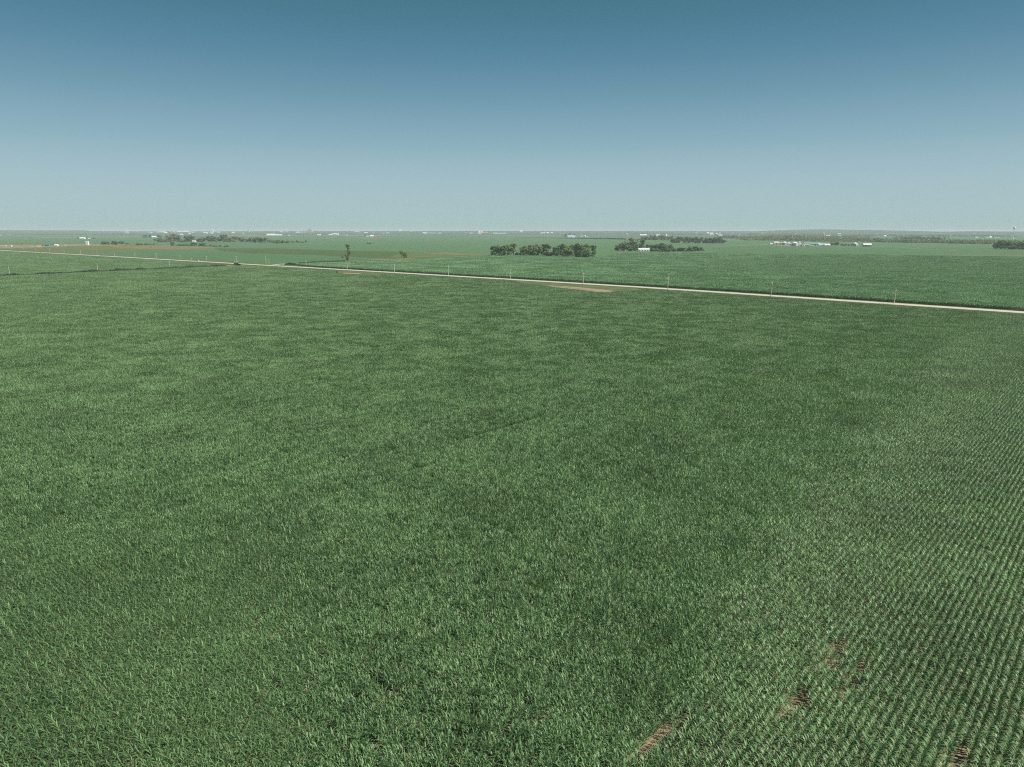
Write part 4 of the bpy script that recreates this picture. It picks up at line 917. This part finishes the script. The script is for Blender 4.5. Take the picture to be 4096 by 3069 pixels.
# ------------------------------------------------------------------ vehicles and small things
def car(x, y, label, m, kind='sedan', L=4.6, name="car", cat="car", z=0.16, rz=None, group=None):
    p = at(x, y, z); e = empty(name, p, (math.radians(-41.5) if rz is None else rz), label, cat, group); W = 1.85
    if kind == 'sedan':
        body = [(-L/2,.35),(-L/2,.85),(-L*.3,.98),(L*.2,.98),(L/2,.78),(L/2,.35)]; cab = [(-L*.34,.97),(-L*.2,1.45),(L*.06,1.47),(L*.22,.97)]
    elif kind == 'pickup':
        body = [(-L/2,.5),(-L/2,1.15),(-L*.08,1.15),(L*.3,1.15),(L/2,1.0),(L/2,.5)]; cab = [(-L*.08,1.14),(-L*.05,1.85),(L*.18,1.85),(L*.3,1.14)]
    else:
        body = [(-L/2,.9),(-L/2,3.0),(L*.28,3.0),(L*.28,.9)]; cab = [(L*.3,.6),(L*.3,2.5),(L*.42,2.5),(L*.5,1.6),(L*.5,.6)]
    MB().prism(body, -W/2, W/2).build("body", m, e)
    MB().prism(cab, -W/2*.88, W/2*.88).build("cab", m if kind == 'truck' else M['glass'], e)
    if kind != 'truck':
        zt = max(c[1] for c in cab); xs = [c[0] for c in cab if c[1] > zt - .05]; MB().box(min(xs), max(xs), -W/2*.86, W/2*.86, zt, zt+.06).build("roof", m, e)
    for sx in (-.3, .32):
        for s in (-1, 1):
            w_ = MB(); w_.tube((L*sx, s*(W/2-.2), .38), (L*sx, s*(W/2+.03), .38), .38, .38, 14); w_ = w_.build("wheel", M['tyre'], e)
    for s in (-1, 1):
        MB().box(L/2-.02 if kind != 'truck' else L*.5-.02, L/2+.04, s*.62-.18, s*.62+.18, .62, .8).build("headlight", M['porcelain'], e)
    return e
car(81,1005.3,"small dark car, leftmost on the gravel road",M['darkpaint'])
car(164,1010.2,"dark car on the gravel road left of the teal shed's pole",M['darkpaint'])
car(406,1023.5,"dark sedan on the gravel road, nearest of the three dark cars",M['darkpaint'])
car(791,1045.8,"long white pickup truck on the gravel road left of the dark bush",M['white'],'pickup',6.0,"pickup_truck","pickup truck")
def sign(x, yb, yt, label, wid=1.2, z=-.1):
    p = at(x, yb, z); k = mpp(p); H = (yb - yt) * k; e = empty("sign", p, 0, label, "sign"); mb = MB(); mb.tube((0, 0, -.2), (0, 0, H*.98), .05, .05, 6); mb.build("post", M['steel'], e)
    mb = MB(); mb.box(-wid/2, wid/2, -.08, -.05, H-wid, H); mb.build("sign_board", M['white'], e)
sign(766,1041,1034,"small white sign standing beyond the road left of the white pickup",1.4); sign(952,1051.5,1044,"small white sign beside the road pole next to the dark bush",1.2)
sign(1133,1060,1056,"low white marker beside the field track fork",1.5)
# parked things in the left yard
for i, (x, y, L, k_, lb) in enumerate([(8,986,9,'truck',"white box truck at the far left edge of the yard"),(20,986,9,'truck',"white box truck just right of the leftmost one in the yard"),(66,988,5.4,'pickup',"pale pickup parked right of the cream shed"),(76,989,5.4,'pickup',"second pale pickup parked right of the cream shed"),
      (88,987,6,'pickup',"white pickup in the middle of the far left yard"),(126,988,6,'pickup',"white pickup parked left of the tan mound in the yard"),(263,983.5,8,'truck',"white truck parked right of the bright white barn"),(289,984.5,5.4,'pickup',"pale pickup right of the white truck near the barn"),(310,984.5,5.4,'pickup',"pale pickup halfway to the tall white shed")]):
    car(x, y, lb, M['white' if i % 3 else 'cream'], k_, L, "box_truck" if k_ == 'truck' else "pickup_truck", "truck" if k_ == 'truck' else "pickup truck", z=.3, rz=random.uniform(-.3, .3), group="vehicles in the far left yard")
mb = MB(); pp = at(155, 989, 0); mb.lathe([(11, 0), (8, 2.2), (4, 4.2), (.001, 5)], 18); o = mb.build("soil_mound", M['track'], None, True); o.location = pp; tag(o, "rounded tan mound of soil left of the teal shed", "mound")

# centre pivot irrigation towers in the wide field
pv = empty("irrigation_pivot", at(1697, 1015, 0), 0, "long centre-pivot irrigation line on three wheeled towers", "irrigation pivot")
w0 = [at(1697,1015,0), at(1785,1018,0), at(1880,1021.5,0)]
for q in w0:
    l_ = q - w0[0]; mb = MB()
    for s in (-1, 1): mb.tube((l_.x + s*2.1, l_.y, .5), (l_.x, l_.y, 4.2), .1, .1, 6); mb.tube((l_.x + s*2.1, l_.y, .5), (l_.x + s*.6, l_.y+1, 4.2), .07, .07, 6)
    mb.tube((l_.x-2.1, l_.y, .6), (l_.x+2.1, l_.y, .6), .12, .12, 6); tw = mb.build("tower", M['steel'], pv)
    for s in (-1, 1): mb = MB(); mb.tube((l_.x+s*2.1, l_.y-.15, .65), (l_.x+s*2.1, l_.y+.15, .65), .65, .65, 14); mb.build("wheel", M['tyre'], tw)
mb = MB()
for a_, b_ in ((w0[0], w0[1]), (w0[1], w0[2])):
    n = 8; pr = None
    for i in range(n + 1):
        q = a_.lerp(b_, i / n) - w0[0]; q.z = 4.2 + 0.9 * math.sin(math.pi * i / n)
        if pr is not None: mb.tube(pr, q, .09, .09, 6)
        pr = q
mb.build("pipe", M['steel'], pv)

# ------------------------------------------------------------------ haze
hz = bpy.data.materials.new("haze"); hz.use_nodes = True; hn_ = hz.node_tree.nodes
hn_.remove(hn_["Principled BSDF"]); pv = hn_.new("ShaderNodeVolumePrincipled")
pv.inputs["Color"].default_value = (0.80, 0.95, 0.94, 1); pv.inputs["Density"].default_value = 7e-5; pv.inputs["Anisotropy"].default_value = 0.0
hz.node_tree.links.new(pv.outputs[0], hn_["Material Output"].inputs["Volume"])
hb = MB(); hb.box(-26000, 26000, -3000, 30000, -3.5, 92); tag(hb.build("haze", hz), kind="stuff")
